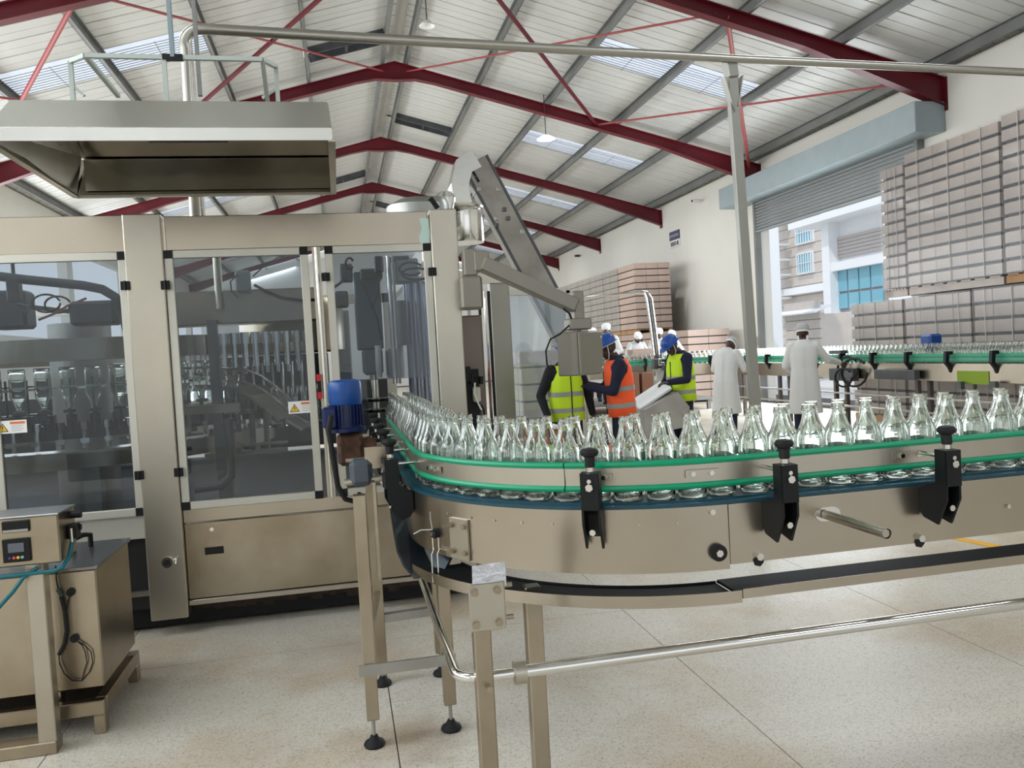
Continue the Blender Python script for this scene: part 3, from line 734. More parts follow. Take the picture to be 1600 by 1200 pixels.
# drive motor frame to the left of the conveyor
fr = thing('motor_stand', 'slim steel four-leg stand with levelling feet left of the conveyor', 'stand', (.2, 3.75, 0), world=True)
legs = [(.045, 3.436), (.372, 3.478), (.407, 4.10), (.112, 4.07)]
for i, (x, y) in enumerate(legs):
    l_ = MB().b2(x-.026, x+.026, y-.026, y+.026, .115, 1.05 if i in (0, 3) else .78, .003).build('leg', steel, fr)
    MB().cyl((x, y, .035), (x, y, .13), .008, n=10).build('foot_stud', dull, l_, True)
    MB().lathe([(.042, 0), (.045, .008), (.040, .018), (.022, .028), (.014, .045), (.010, .045)], (x, y, 0), 18).build('rubber_foot', rubber, l_, True)
z = at(600, 1042, 3.42).z
MB().bar((.0, 3.405, z), (.40, 3.405, z), .045, .012, (0, 1, 0)).build('cross_bar', dull, fr)
MB().bar((.112, 4.07, .33), (.407, 4.10, .33), .04, .04).build('cross_bar', dull, fr)
MB().bar((.045, 3.44, .46), (.112, 4.07, .46), .03, .03).build('cross_bar', steel, fr)
MB().b2(.10, .112, 3.40, 3.47, .70, 1.10).build('slotted_angle', steel, fr)
sc_ = MB(); q = at(590, 705, 3.5); sc_.b2(q.x-.055, q.x+.06, 3.49, 3.51, q.z-.07, q.z+.02).build('folded_guard', steel, fr)
q = at(578, 740, 3.45); MB().box((q.x-.035, 3.52, q.z), (.095, .1, .11), None, .02).build('junction_box', mat('slate_plastic', (.06, .075, .095), .4), fr)
# small fittings cluster behind the big bracket
for i, (x_, y_, r_) in enumerate(((603, 735, .020), (612, 752, .013), (620, 762, .015), (598, 752, .017))):
    q = at(x_, y_, 3.62); MB().cyl(q, q+V((.03, -.03, .0)), r_, n=12).build('fitting', polish, fr, True)
mt = thing('gear_motor', 'blue electric gear motor standing on rusty gearbox left of the conveyor', 'motor', (0, 3.9, 0), world=True)
yM = 3.95; q0 = at(535, 597, yM); q1 = at(540, 632, yM); q2 = at(543, 668, yM); q3 = at(548, 708, yM)
cx_ = q1.x
MB().lathe([(.072, 0), (.078, .012), (.078, .095), (.074, .108), (.055, .116), (.01, .118)], (cx_, yM, q1.z), 26).build('fan_cover', blue, mt, True)
fb = MB().cyl((cx_, yM, q2.z), (cx_, yM, q1.z), .070, n=24)
for i in range(28):
    a = 2*PI*i/28; fb.bar((cx_+.074*math.cos(a), yM+.074*math.sin(a), q2.z+.01), (cx_+.074*math.cos(a), yM+.074*math.sin(a), q1.z), .004, .014, (math.cos(a), math.sin(a), 0))
fb.build('finned_body', blueD, mt)
MB().box((cx_-.075, yM-.03, (q2.z+q1.z)/2+.0), (.07, .09, .10), None, .012).build('terminal_box', blueD, mt)
MB().lathe([(.085, -.018), (.088, -.01), (.088, 0), (.07, .004)], (cx_, yM, q2.z), 24).build('mount_flange', blueD, mt, True)
gb = MB().box((cx_+.01, yM, q2.z-.10), (.12, .12, .15), None, .018); gb.cyl((cx_+.07, yM, q2.z-.10), (cx_+.13, yM, q2.z-.10), .045, n=18)
for dx in (-.04, .04): gb.cyl((cx_+.01+dx, yM-.06, q2.z-.07), (cx_+.01+dx, yM-.07, q2.z-.07), .011, n=6)
gb.build('gearbox', rusty, mt)
MB().cyl((cx_+.09, yM, q2.z-.10), (.25, yM, q2.z-.10), .02, n=12).build('output_shaft', dull, mt, True)
MB().cyl((cx_+.07, yM+.01, q2.z+.03), (cx_-.09, yM-.08, q2.z+.012), .006, n=8).build('tie_rod', polish, mt)
cb = [at(517, 650, yM-.08), at(513, 672, yM-.10), at(518, 700, yM-.1), at(523, 730, yM-.1), at(528, 760, yM-.1), at(540, 780, yM-.09), at(555, 784, yM-.06), at(562, 772, yM)]
MB().tube(cb, .0125, 10).build('power_cable', rubber, mt, True)
# ================================================================== FILLING MACHINE ENCLOSURE
mc = thing('filling_machine', 'large stainless enclosed bottling machine with aluminium-framed smoky glass doors', 'machine', (-.5, 6, 0), world=True)
F = 5.3
MB().b2(-4.4, -1.195, F-.02, F+.16, 2.317, 2.535, .004).build('top_beam', steelH, mc)
tb = MB().b2(-.972, .602, F-.02, F+.16, 2.317, 2.522, .004).build('top_beam', steelH, mc)
pf = at(655, 340, F-.03); pf2 = at(672, 383, F-.03)
MB().prism([(0, .012), (.012, -.05), (-.008, -.11), (.004, -.165), (.055, -.17), (.062, -.08), (.058, .012)], (pf.x, F-.022, pf.z-.015), (1, 0, 0), (0, 0, 1), (0, -.002, 0)).build('protective_film', film, tb, label='pale green torn film patch')
MB().b2(-1.200, -.987, F-.05, F+.10, .105, 2.535, .006).build('column', steelL, mc)
MB().b2(.616, .786, F-.05, F+.10, .10, 2.53, .006).build('column', steelL, mc)
MB().b2(-3.05, -2.83, F-.05, F+.10, .115, 2.53, .006).build('column', steelL, mc)
vp = at(262, 878, F-.05)
vf = MB(); vf.cyl((vp.x, F-.05, vp.z), (vp.x, F-.07, vp.z), .032, n=24); vf.build('drain_port', polish, mc, True)
MB().cyl((vp.x, F-.065, vp.z), (vp.x, F-.078, vp.z), .021, n=20).build('port_opening', rubber, mc)
MB().tube([(vp.x+.03, F-.065, vp.z+.005), (vp.x+.055, F-.075, vp.z+.02), (vp.x+.05, F-.08, vp.z-.01)], .006, 8).build('port_clamp', polish, mc)
# lower panels
lp_ = MB().b2(-.985, .612, F, F+.03, .20, .665, .004); low = lp_.build('lower_panel', steel, mc)
MB().b2(-.985, .612, F-.004, F+.03, .672, .755, .003).build('sill_strip', steelH, mc)
MB().b2(-.985, .612, F-.012, F+.03, .165, .197, .003).build('bottom_flange', steelL, mc)
rs = MB(); x = -.96
while x < .6:
    wd = random.uniform(.02, .07); rs.b2(x, x+wd, F+.0, F+.012, .145-random.uniform(0, .035), .168); x += wd
rs.build('rusted_edge', brown, mc)
v_ = at(335, 860, F); MB().b2(v_.x-.055, v_.x+.055, F-.004, F+.004, v_.z-.022, v_.z+.022).build('vent_slot', rubber, low)
v_ = at(331, 827, F); MB().cyl((v_.x, F, v_.z), (v_.x, F-.006, v_.z), .012, n=14).build('lock_screw', polish, low)
MB().b2(-4.4, -1.195, F, F+.03, .60, .735, .003).build('sill_strip', alum, mc)
MB().b2(-4.4, -1.195, F+.08, F+.11, .15, .60).build('lower_panel', mat('shaded_inner_panel', (.035, .037, .036), .4, .5), mc)  # near-black colour paints the shade of the void below the sill
MB().b2(-4.4, -1.195, F+.0, F+.03, .25, .28).build('bottom_flange', steelL, mc)
MB().b2(-4.4, .77, F+.14, 10.9, .02, .50).build('machine_base', mat('base_shadow_black', (.012, .013, .014), .6, .3), mc)  # black base set low to paint in the shadow below the machine
for x in (-4.2, -1.1, .65):
    for y in (F+.45, 10.7): MB().cyl((x, y, 0), (x, y, .11), .035, n=14).build('machine_foot', dull, mc)
# doors
def door(x0, x1, z0, z1, hinge_sides, nm='door', glass=True, gl=None, bottom=True, sw=.047):
    D = struct_child = bpy.data.objects.new(nm, None); C.objects.link(D); D.parent = mc; D['_off'] = mc['_off']
    fr_ = MB(); y0, y1 = F-.035, F+.0
    fr_.b2(x0, x0+sw, y0, y1, z0, z1, .003); fr_.b2(x1-sw, x1, y0, y1, z0, z1, .003)
    fr_.b2(x0+sw, x1-sw, y0, y1, z1-sw, z1, .003)
    if bottom: fr_.b2(x0+sw, x1-sw, y0, y1, z0, z0+sw, .003)
    fr_.build('door_frame', alum, D)
    for (cx__, cz) in ((x0+sw/2, z1-sw/2), (x1-sw/2, z1-sw/2), (x0+sw/2, z0+sw/2), (x1-sw/2, z0+sw/2)):
        if cz < 1 and not bottom and cx__ > .3: continue
        MB().b2(cx__-sw/2-.001, cx__+sw/2+.001, y0-.002, y1, cz-sw/2-.001, cz+sw/2+.001).build('corner_cap', blackp, D)
    if glass:
        for (a, b, c_, d_) in (gl or [(x0+sw, x1-sw, z0+sw, z1-sw)]): MB().b2(a, b, F-.020, F-.016, c_, d_).build('glass_pane', smoke, D)
    for (hx, hz) in hinge_sides:
        h = MB(); h.b2(hx-.026, hx+.026, y0-.028, y0-.016, hz-.026, hz+.026, .003); h.cyl((hx, y0-.030, hz-.027), (hx, y0-.030, hz+.027), .006, n=8); h.build('hinge', blackp, D)
    return D
d1 = door(-1.985, -1.215+.02, .745, 2.317, [(-1.205, 2.115), (-1.205, .99)])
door(-2.80, -1.995, .745, 2.317, [])
d2 = door(-.983, -.150, .755, 2.317, [(-.983, 2.11), (-.983, .99)])
d3 = door(-.048, .612, .755, 2.317, [(-.05, 2.125), (.612, 2.135)], gl=[(-.001, .555, 1.47, 2.27), (-.001, .16, .80, 1.47)], bottom=True)
MB().b2(-.125, -.075, F-.03, F+.02, .757, 2.315).build('door_track', steelL, mc); MB().cyl((-.10, F-.04, .76), (-.10, F-.04, 2.31), .012, n=12).build('track_rod', polish, mc, True)
# safety switch on the door post
q = at(499, 604, F-.045); sw_ = MB().b2(q.x-.012, q.x+.012, F-.055, F-.036, q.z-.05, q.z+.05, .003).build('safety_switch', blackp, mc)
for dz in (-.055, .055): MB().b2(q.x-.013, q.x+.013, F-.057, F-.036, q.z+dz-.022, q.z+dz+.022, .003).build('switch_end', mat('red_plastic', (.5, .01, .02), .4), sw_)
def sticker(D, p, wd=.165, ht=.075):
    y = F-.022-.0; S = MB().b2(p.x-wd/2, p.x+wd/2, y-.003, y, p.z-ht/2, p.z+ht/2).build('warning_sticker', whitep, D)
    yy = y-.0035
    MB().b2(p.x-.005, p.x+wd/2-.008, yy-.001, yy, p.z+.016, p.z+.030).build('orange_header', oran, S)
    MB().prism([(-.030, 0), (.030, 0), (0, .050)], (p.x-.045, yy, p.z-.027), (1, 0, 0), (0, 0, 1), (0, .001, 0)).build('triangle_border', inkm, S)
    MB().prism([(-.023, 0), (.023, 0), (0, .039)], (p.x-.045, yy-.001, p.z-.023), (1, 0, 0), (0, 0, 1), (0, .001, 0)).build('triangle', yel, S)
    t = MB(); t.b2(p.x-.0475, p.x-.0425, yy-.003, yy-.002, p.z-.010, p.z+.006); t.b2(p.x-.0475, p.x-.0425, yy-.003, yy-.002, p.z-.018, p.z-.014); t.build('triangle_symbol', inkm, S)
    t = MB()
    for i in range(4): t.b2(p.x, p.x+wd/2-.015-.01*(i % 2), yy-.001, yy, p.z+.006-i*.010, p.z+.008-i*.010)
    t.build('small_print', mat('grey_print', (.3, .3, .32), .6), S)
sticker(d2, at(472, 636, F-.02)); sticker(d1, at(18, 667, F-.02))
# rear frame and rear glass
for x in (-4.3, -2.9, -1.1, .65): MB().b2(x-.06, x+.06, 10.8, 10.9, .5, 2.45).build('rear_post', steelL, mc)
MB().b2(-4.4, .71, 10.8, 10.9, 2.33, 2.45).build('rear_beam', steelH, mc)
MB().b2(-4.4, .60, 10.84, 10.86, .55, 1.35).build('rear_panel', mat('shaded_inner_panel', (.1, .1, .1)), mc)  # same near-black, painting shade into the lower interior
MB().b2(.70, .76, F+.1, 10.8, 2.36, 2.50).build('side_beam', steelH, mc)
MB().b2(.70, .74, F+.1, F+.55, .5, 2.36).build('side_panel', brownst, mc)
# ---- inside: rinser turret seen through the left doors
rn = thing('rinser_turret', 'round bottle rinser with rows of dark grippers behind the left smoky door', 'machine', (-2.0, 6.85, .55), world=True)
rc = V((-1.95, 6.95, 0)); RR = 1.22
def annulus(r0, r1, z0_, z1_, n=56): return MB().lathe([(r0, z0_), (r1, z0_), (r1, z1_), (r0, z1_)], (rc.x, rc.y, 0), n, close=True)
annulus(RR-.10, RR+.10, 1.70, 1.84).build('upper_ring', steelH, rn, True)
annulus(RR-.12, RR+.04, 1.20, 1.29).build('gripper_ring', dark, rn, True)
annulus(RR-.02, RR+.18, 1.02, 1.13).build('lower_ring', steelH, rn, True)
annulus(RR+.0, RR+.02, 1.52, 1.535).build('guide_ring', polish, rn, True)
MB().cyl((rc.x, rc.y, .55), (rc.x, rc.y, 2.0), .22, n=24).build('centre_column', dull, rn, True)
NB = 60
gm = MB(); gm.b2(-.03, .03, -.05, .05, 0, .07, .004); gm.b2(-.012, .012, -.14, -.05, .02, .05); gm.cyl((0, -.12, -.05), (0, -.12, .11), .014, n=8); gm.b2(-.035, .035, -.15, -.11, .085, .105)
gm.cyl((0, .03, .05), (0, .03, .30), .008, n=6)
gm = gm.mesh('gripper', dark)
for i in range(NB):
    a = 2*PI*i/NB
    if math.sin(a) > .25: continue
    x, y = rc.x+(RR+.0)*math.cos(a), rc.y+(RR)*math.sin(a)
    inst(gm, 'gripper', rn, (x, y, 1.29), a+PI/2)
    x, y = rc.x+(RR+.12)*math.cos(a), rc.y+(RR+.12)*math.sin(a)
    ob = inst(bm_lo, 'glass_bottle', None, (x, y, 1.405), 0); ob.location.z = 1.66; ob.rotation_euler = (PI, 0, 0)
    tag(ob, 'clear bottle held upside down in the rinser behind smoky glass', 'bottle', 'inverted bottles in the rinser')
nz2 = MB().cyl((0, 0, 0), (0, 0, .12), .016, n=8).cyl((0, 0, .12), (0, 0, .17), .028, n=8).box((0, -.03, .05), (.05, .05, .03)).mesh('spray_nozzle', polish)
for i in range(NB):
    a = 2*PI*(i+.5)/NB
    if math.sin(a) < .25: inst(nz2, 'spray_nozzle', rn, (rc.x+(RR+.06)*math.cos(a), rc.y+(RR+.06)*math.sin(a), 1.14), a+PI/2)
for a in (3.6, 4.3, 5.0, 5.7): MB().b2(rc.x+(RR+.1)*math.cos(a)-.05, rc.x+(RR+.1)*math.cos(a)+.05, rc.y+(RR+.1)*math.sin(a)-.05, rc.y+(RR+.1)*math.sin(a)+.05, .55, 1.03).build('leg', dull, rn)
# hoses
hs = thing('ribbed_hose', 'thick grey hose arching across the top of the left smoky door', 'hose', (-1.9, 5.7, 2.2), world=True)
yH = 5.75
pts = [at(-60, 425, yH), at(0, 432, yH), at(40, 437, yH), at(90, 442, yH), at(130, 446, yH), at(160, 452, yH), at(180, 464, yH), at(192, 490, yH+.1), at(200, 520, yH+.2)]
MB().tube(pts, .030, 12).build('hose', mat('grey_rubber_hose', (.05, .06, .075), .5), hs, True)
q = at(22, 445, yH); MB().b2(q.x-.035, q.x+.035, yH-.04, yH+.04, q.z-.11, q.z+.04, .006).build('hose_clamp', dark, hs); MB().cyl((q.x, yH, q.z), (q.x, yH, 2.45), .012, n=8).build('hanger', dark, hs)
wr_ = thing('cable_loops', 'looped thin cables and pink tube on the rinser frame behind the left door', 'cable', (-1.7, 5.9, 1.9), world=True)
for (cx1, cy1, rx_, ry_, m_) in ((72, 474, 22, 14, 'k'), (90, 476, 20, 13, 'k')):
    MB().tube([at(cx1+rx_*math.cos(t), cy1+ry_*math.sin(t), 5.9+.05*math.sin(t)) for t in [2*PI*k/20 for k in range(20)]], .007, 6).build('cable', rubber, wr_, True)
MB().tube([at(60, 500, 5.9), at(85, 490, 5.92), at(105, 478, 5.95), at(135, 466, 6.0)], .008, 8).build('cable', mat('pink_tube', (.45, .10, .12), .4), wr_, True)
vb = MB(); q = at(150, 490, 6.0); vb.box(q, (.28, .2, .16), None, .02); q = at(20, 485, 6.0); vb.box(q, (.22, .2, .25), None, .02)
vb.cyl(at(28, 480, 5.8), at(45, 484, 5.8), .03, n=12); vb.build('valve_block', dark, wr_)
MB().bar(at(-20, 472, 6.0), at(180, 495, 6.0), .03, .03).build('cable_rail', dark, wr_)
# ---- filler tank, seen through the middle door
fk = thing('filler_tank', 'stainless filler tank and beam behind the middle smoky door', 'tank', (-.5, 6.4, .55), world=True)
yF = 6.1
a = at(262, 478, yF); b = at(500, 478, yF); c_ = at(262, 505, yF)
MB().b2(a.x-.3, b.x, yF, yF+.25, at(300, 482, yF).z-.12, at(300, 460, yF).z+.02, .01).build('upper_beam', steelH, fk)
MB().lathe([(.38, 0), (.40, .01), (.40, .36), (.36, .42), (.1, .46), (.01, .46)], ((at(440, 500, 6.3)).x+.05, 6.75, at(440, 552, 6.35).z), 36).build('tank_shell', steel, fk, True)
tq = at(340, 470, 6.0); MB().cyl((tq.x, 6.1, tq.z-.05), (tq.x, 6.1, 2.6), .028, n=14).build('standpipe', steelL, fk, True)
q = at(335, 520, 5.95); MB().b2(q.x-.045, q.x+.02, 5.93, 6.0, .9, at(330, 500, 5.95).z).build('support_post', mat('grey_inner_steel', (.15, .155, .155), .4, .7), fk)
q = at(360, 690, 5.9); MB().tube([(q.x, 5.9, 1.25), (q.x, 5.9, .98), (q.x-.01, 5.9, .86), (q.x-.08, 5.9, .80), (q.x-.25, 5.9, .79)], .03, 14).build('drain_pipe', MATS['grey_inner_steel'], fk, True)
q = at(380, 440, 6.05); sb = MB().box(q, (.10, .09, .15), None, .01).build('sensor_box', mat('grey_enclosure', (.28, .31, .32), .45), fk)
MB().tube([at(397, 445, 6.05), at(415, 455, 6.05), at(440, 465, 6.05), at(470, 469, 6.05), at(498, 468, 6.1)], .010, 8).build('cable', rubber, fk, True)
MB().tube([at(395, 432, 6.05), at(410, 418, 6.1), at(435, 402, 6.2), at(460, 395, 6.3)], .005, 6).build('cable', rubber, fk, True)
MB().tube([at(370, 430, 6.0), at(360, 440, 6.0), at(362, 455, 6.0), at(372, 465, 6.0)], .005, 6).build('cable', rubber, fk, True)
MB().b2(at(440, 560, 6.3).x-.5, at(500, 560, 6.3).x+.05, 6.55, 7.2, 1.20, at(440, 552, 6.4).z-.01).build('dark_drum', mat('dark_blue_grey', (.008, .018, .026), .35, .3), fk)
for i in range(5):
    q = at(330+i*22, 690, 6.4); MB().cyl((q.x, 6.4, .95), (q.x, 6.4, 1.28), .022, n=10).build('lift_post', dull, fk, True)
MB().bar(at(320, 700, 6.3), at(450, 690, 6.3), .02, .02).build('guard_bar', steelL, fk); MB().bar(at(320, 712, 6.3), at(450, 702, 6.3), .02, .03).build('guard_bar', steelL, fk)
MB().b2(at(286, 630, 5.9).x, at(375, 640, 5.9).x, 5.9, 6.0, at(300, 648, 5.9).z, at(300, 634, 5.9).z).build('front_beam', steelH, fk)
nz = MB()
nz = MB(); nz.cyl((0, 0, 0), (0, 0, .16), .022, n=10); nz.cyl((0, 0, .16), (0, 0, .24), .034, n=10); nz.cyl((0, 0, -.05), (0, 0, 0), .012, n=8); nz = nz.mesh('filling_valve', polish)
for i in range(13):
    q = at(285+i*16.5, 560, 6.05+.03*abs(i-6)); inst(nz, 'filling_valve', fk, (q.x, q.y, 1.60))
for i in range(7):
    q = at(400+i*15, 640, 6.25); MB().cyl((q.x, 6.25, 1.28), (q.x, 6.25, 1.62), .010, n=8).build('guide_rod', polish, fk, True)
# curved discharge guide with bottles
gd = thing('discharge_guide', 'bright curved rail carrying bottles down toward the labelled door corner', 'rail', (-.3, 6, 1.3), world=True)
gp = [at(262, 577, 6.2), at(340, 574, 6.1), at(385, 578, 5.95), at(410, 588, 5.85), at(432, 605, 5.75), at(455, 625, 5.68), at(480, 640, 5.65)]
MB().tube(gp, .010, 8).build('guide_bar', polish, gd, True); MB().tube([p+V((0, 0, -.09)) for p in gp], .008, 8).build('guide_bar', polish, gd, True)
tr_ = MB()
for i in range(len(gp)-1): tr_.bar(gp[i]+V((0, .12, -.13)), gp[i+1]+V((0, .12, -.13)), .28, .02)
tr_.build('bottle_track', steelL, gd)
for i, (px, py) in enumerate(((300, 560), (322, 560), (352, 560), (372, 560), (424, 575), (452, 600), (466, 605), (480, 606), (492, 607))):
    p = at(px, py, 6.0 if px < 400 else 5.85); ob = inst(bm_lo, 'glass_bottle', None, (p.x, p.y+.1, 1.27 if px < 400 else 1.17), .3*i)
    tag(ob, 'clear bottle riding the discharge track behind the middle smoky door', 'bottle', 'bottles on the discharge track')
# ---- capping turret behind the right door
ct = thing('capping_turret', 'grey capping turret with cables and chutes behind the narrow right door', 'machine', (.3, 6.2, .55), world=True)
yC = 6.1
def cbox(nm, x0, y0, x1, y1, Y, dep, m, bev=.01, par=ct):
    a = at(x0, y0, Y); b = at(x1, y1, Y); return MB().b2(min(a.x, b.x), max(a.x, b.x), Y, Y+dep, min(a.z, b.z), max(a.z, b.z), bev).build(nm, m, par)
def ctube(nm, px, y0, y1, Y, r, m, n=18, par=ct):
    a = at(px, y0, Y); b = at(px, y1, Y); return MB().cyl((a.x, Y, b.z), (a.x, Y, a.z), r, n=n).build(nm, m, par, True)
gi = MATS['grey_inner_steel']; bs = mat('blue_grey_metal', (.085, .12, .15), .4, .5)
cbox('head_block', 552, 425, 600, 545, yC, .3, bs); cbox('head_plate', 562, 420, 598, 436, yC-.05, .3, dark)
cbox('control_box', 616, 404, 655, 440, yC-.1, .2, mat('grey_enclosure', (.3, .3, .3)), .012)
for k, (px, r_) in enumerate(((640, .05), (652, .05), (664, .05))): ctube('clear_chute', px, 440, 640, yC, r_, mat('pale_violet_steel', (.36, .38, .46), .2, .8))
ctube('spindle', 606, 400, 600, yC-.1, .018, polish); ctube('spindle', 613, 400, 600, yC-.12, .010, dull); ctube('spindle', 625, 470, 540, yC-.1, .045, gi)
cbox('guard_plate', 523, 455, 545, 480, yC, .1, gi); cbox('left_cabinet', 523, 485, 552, 600, 6.9, .3, mat('pale_inner_cabinet', (.5, .5, .52), .5))
cbox('solenoid_bank', 530, 412, 552, 440, yC, .08, dark); cbox('bracket', 584, 400, 600, 425, yC-.1, .1, dark); cbox('bracket', 610, 400, 640, 408, yC-.1, .1, dark)
for (cx1, cy1, rx_, ry_) in ((642, 420, 18, 10), (650, 428, 22, 9), (546, 412, 6, 9)):
    MB().tube([at(cx1+rx_*math.cos(t), cy1+ry_*math.sin(t), 5.85+.06*math.sin(t)) for t in [PI*.2+1.7*PI*k/20 for k in range(20)]], .008, 6).build('cable', rubber, ct, True)
MB().tube([at(592, 432, 6.0), at(592, 455, 5.98), at(583, 478, 5.98)], .006, 6).build('cable', rubber, ct, True)
MB().tube([at(565, 440, 6.0), at(575, 462, 5.98), at(590, 500, 5.96), at(596, 530, 5.96)], .007, 6).build('cable', rubber, ct, True)
MB().tube([at(518, 452, 6.0), at(528, 445, 6.0), at(540, 436, 6.0)], .010, 6).build('cable', rubber, ct, True)
cbox('cap_head', 566, 545, 600, 585, yC, .25, bs, .02); cbox('cap_head', 604, 545, 632, 590, yC, .25, bs, .02)
for px in (590, 625): ctube('white_chuck', px, 540, 590, yC-.05, .022, whitep)
sw2 = thing('star_wheel', 'black star wheel feeding bottles onto the conveyor inside the machine', 'wheel', (.35, 6.15, 1.2), world=True)
q = at(592, 600, 6.15); mb = MB()
pts = []
for i in range(48):
    a = 2*PI*i/48; rr = .15 if (i % 6) in (0, 1, 5) else (.12 if (i % 6) in (2, 4) else .105)
    pts.append((rr*math.cos(a), rr*math.sin(a)))
for z in (1.22, 1.30): mb.prism(pts, (q.x-.03, 6.25, z), (1, 0, 0), (0, 1, 0), (0, 0, .02))
mb.build('pocket_disc', blackp, sw2); MB().cyl((q.x-.03, 6.25, 1.1), (q.x-.03, 6.25, 1.5), .03, n=14).build('shaft', polish, sw2, True)
# right rear bay: door frame, column, clear glass, brown recess
rb = thing('machine_end_bay', 'rear end bay of the machine with clear glass panel and grey column', 'machine', (2.2, 9.7, 0), world=True)
YG = 9.7
c1 = at(765, 440, YG); c2 = at(795, 440, YG); zt_ = at(780, 440, YG).z
MB().b2(c1.x, c2.x, YG, YG+.18, 0, zt_, .005).build('end_column', mat('olive_grey_steel', (.30, .29, .25), .4, .6), rb)
a = at(795, 457, YG); b = at(885, 457, YG)
MB().b2(a.x, b.x+.04, YG-.02, YG+.04, a.z-.04, a.z+.03, .003).build('glass_frame', alum, rb); MB().b2(b.x-.01, b.x+.05, YG-.02, YG+.04, .1, a.z, .003).build('glass_frame', alum, rb)
MB().b2(a.x, b.x, YG, YG+.006, .16, a.z-.04).build('glass_pane', clearg, rb); MB().b2(a.x, b.x+.05, YG-.02, YG+.04, .1, .16, .003).build('glass_frame', alum, rb)
c3 = at(735, 440, YG); MB().b2(c3.x, c2.x, YG-.02, YG, zt_-.02, at(780, 425, YG).z, .005).build('end_beam', steelL, rb)
for px, m_ in ((748, blackp), (757, polish), (763, blackp)): ctube('door_edge', px, 455, 700, YG-.2, .018, m_, 8, rb)
cbox('inner_wall', 729, 465, 748, 705, YG+.3, .04, mat('pinkish_inner_wall', (.52, .44, .40), .7), .0, rb)
cbox('rear_beam', 716, 425, 737, 470, YG+.1, .1, steelL, .005, rb)
rb = mc
vm = MB(); vm.b2(.80, .90, 5.42, 5.46, .9, 1.50).b2(.80, .84, 5.38, 5.42, 1.42, 1.52); vm.cyl(at(738, 600, 5.4), at(738, 585, 5.4), .02).cyl(at(752, 600, 5.4), at(752, 588, 5.4), .015)
vm.build('pneumatic_block', blackp, rb)
cbox('filter_bowl', 739, 605, 752, 628, 5.38, .05, mat('cream_plastic', (.55, .52, .44), .4), .01, rb)
MB().tube([at(742, 598, 5.36), at(741, 615, 5.35), at(748, 632, 5.36), at(752, 640, 5.38)], .006, 6).build('air_hose', whitep, rb, True)
MB().tube([at(752, 632, 5.5), at(756, 640, 5.5), at(757, 655, 5.5), at(762, 668, 5.6)], .006, 6).build('air_hose', rubber, rb, True)
# brown upright between column and arm post
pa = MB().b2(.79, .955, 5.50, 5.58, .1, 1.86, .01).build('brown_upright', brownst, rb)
MB().tube([at(752, 655, 5.7), at(772, 668, 5.9), at(780, 690, 6.1)], .02, 8).build('dark_hose', rubber, rb, True)
# ================================================================== CONTROL ARM AND BOX
ar = thing('operator_station', 'grey steel swing arm with hanging operator box beside the machine', 'arm', (.8, 5.2, 1.8), world=True)
yA = 5.2
g2 = mat('warm_grey_paint', (.225, .21, .175), .38, .45)
a = at(733, 395, yA); b = at(733, 432, yA); MB().b2(a.x-.045, a.x+.04, yA-.05, yA+.05, b.z, a.z+.02, .008).build('upper_pivot', g2, ar)
c_ = at(733, 484, yA); MB().b2(a.x-.075, a.x+.065, yA-.06, yA+.06, c_.z, b.z, .015).build('pivot_housing', g2, ar)
MB().b2(.77, .82, yA+.0, 5.32, c_.z+.03, b.z-.03).build('wall_bracket', g2, ar)
d_ = at(750, 402, yA); MB().b2(a.x+.02, d_.x+.05, yA-.055, yA+.055, at(750, 425, yA).z, at(750, 393, yA).z, .008).build('arm_knuckle', g2, ar)
p1 = at(752, 412, yA); p2 = at(898, 478, yA)
MB().bar(p1, p2, .09, .13, (0, 1, 0), .008).build('arm_beam', g2, ar)
dirv = (p2-p1).normalized(); nv = V((dirv.z, 0, -dirv.x))
MB().bar(p1+V((0, -.046, 0))-nv*.0, p2+V((0, -.046, 0)), .004, .006, (0, 1, 0)).build('arm_groove', dark, ar)
h1 = at(901, 455, yA); h2 = at(903, 512, yA); MB().b2(h1.x-.035, h1.x+.032, yA-.045, yA+.045, h2.z+.02, h1.z, .008).build('hanger_tube', g2, ar)
MB().b2(h1.x-.08, h1.x+.07, yA-.07, yA+.07, h2.z-.015, h2.z+.06, .008).build('box_mount', g2, ar)
bx = bpy.data.objects.new('operator_box', None); C.objects.link(bx); bx.parent = ar
ctr = at(905, 552, yA); bx.location = ctr-V(ar['_off']); bx.rotation_euler = (0, 0, math.radians(34))
MB().box((0, 0, 0), (.25, .17, .285), None, .008).build('box_body', g2, bx)
MB().box((.004, -.094, 0), (.235, .020, .268), None, .004).build('box_lid', g2, bx)
for dz in (-.10, .10): MB().cyl((.105, -.10, dz), (.105, -.106, dz), .008, n=10).build('lid_lock', polish, bx)
MB().tube([at(893, 505, yA-.05), at(875, 522, yA-.1), at(860, 530, yA-.1), at(853, 548, yA-.1), at(855, 570, yA-.1), at(866, 583, yA-.05)], .006, 8).build('control_cable', rubber, ar, True)
MB().tube([at(880, 482, yA-.06), at(890, 490, yA-.06), at(896, 508, yA-.06)], .007, 8).build('control_cable', rubber, ar, True)
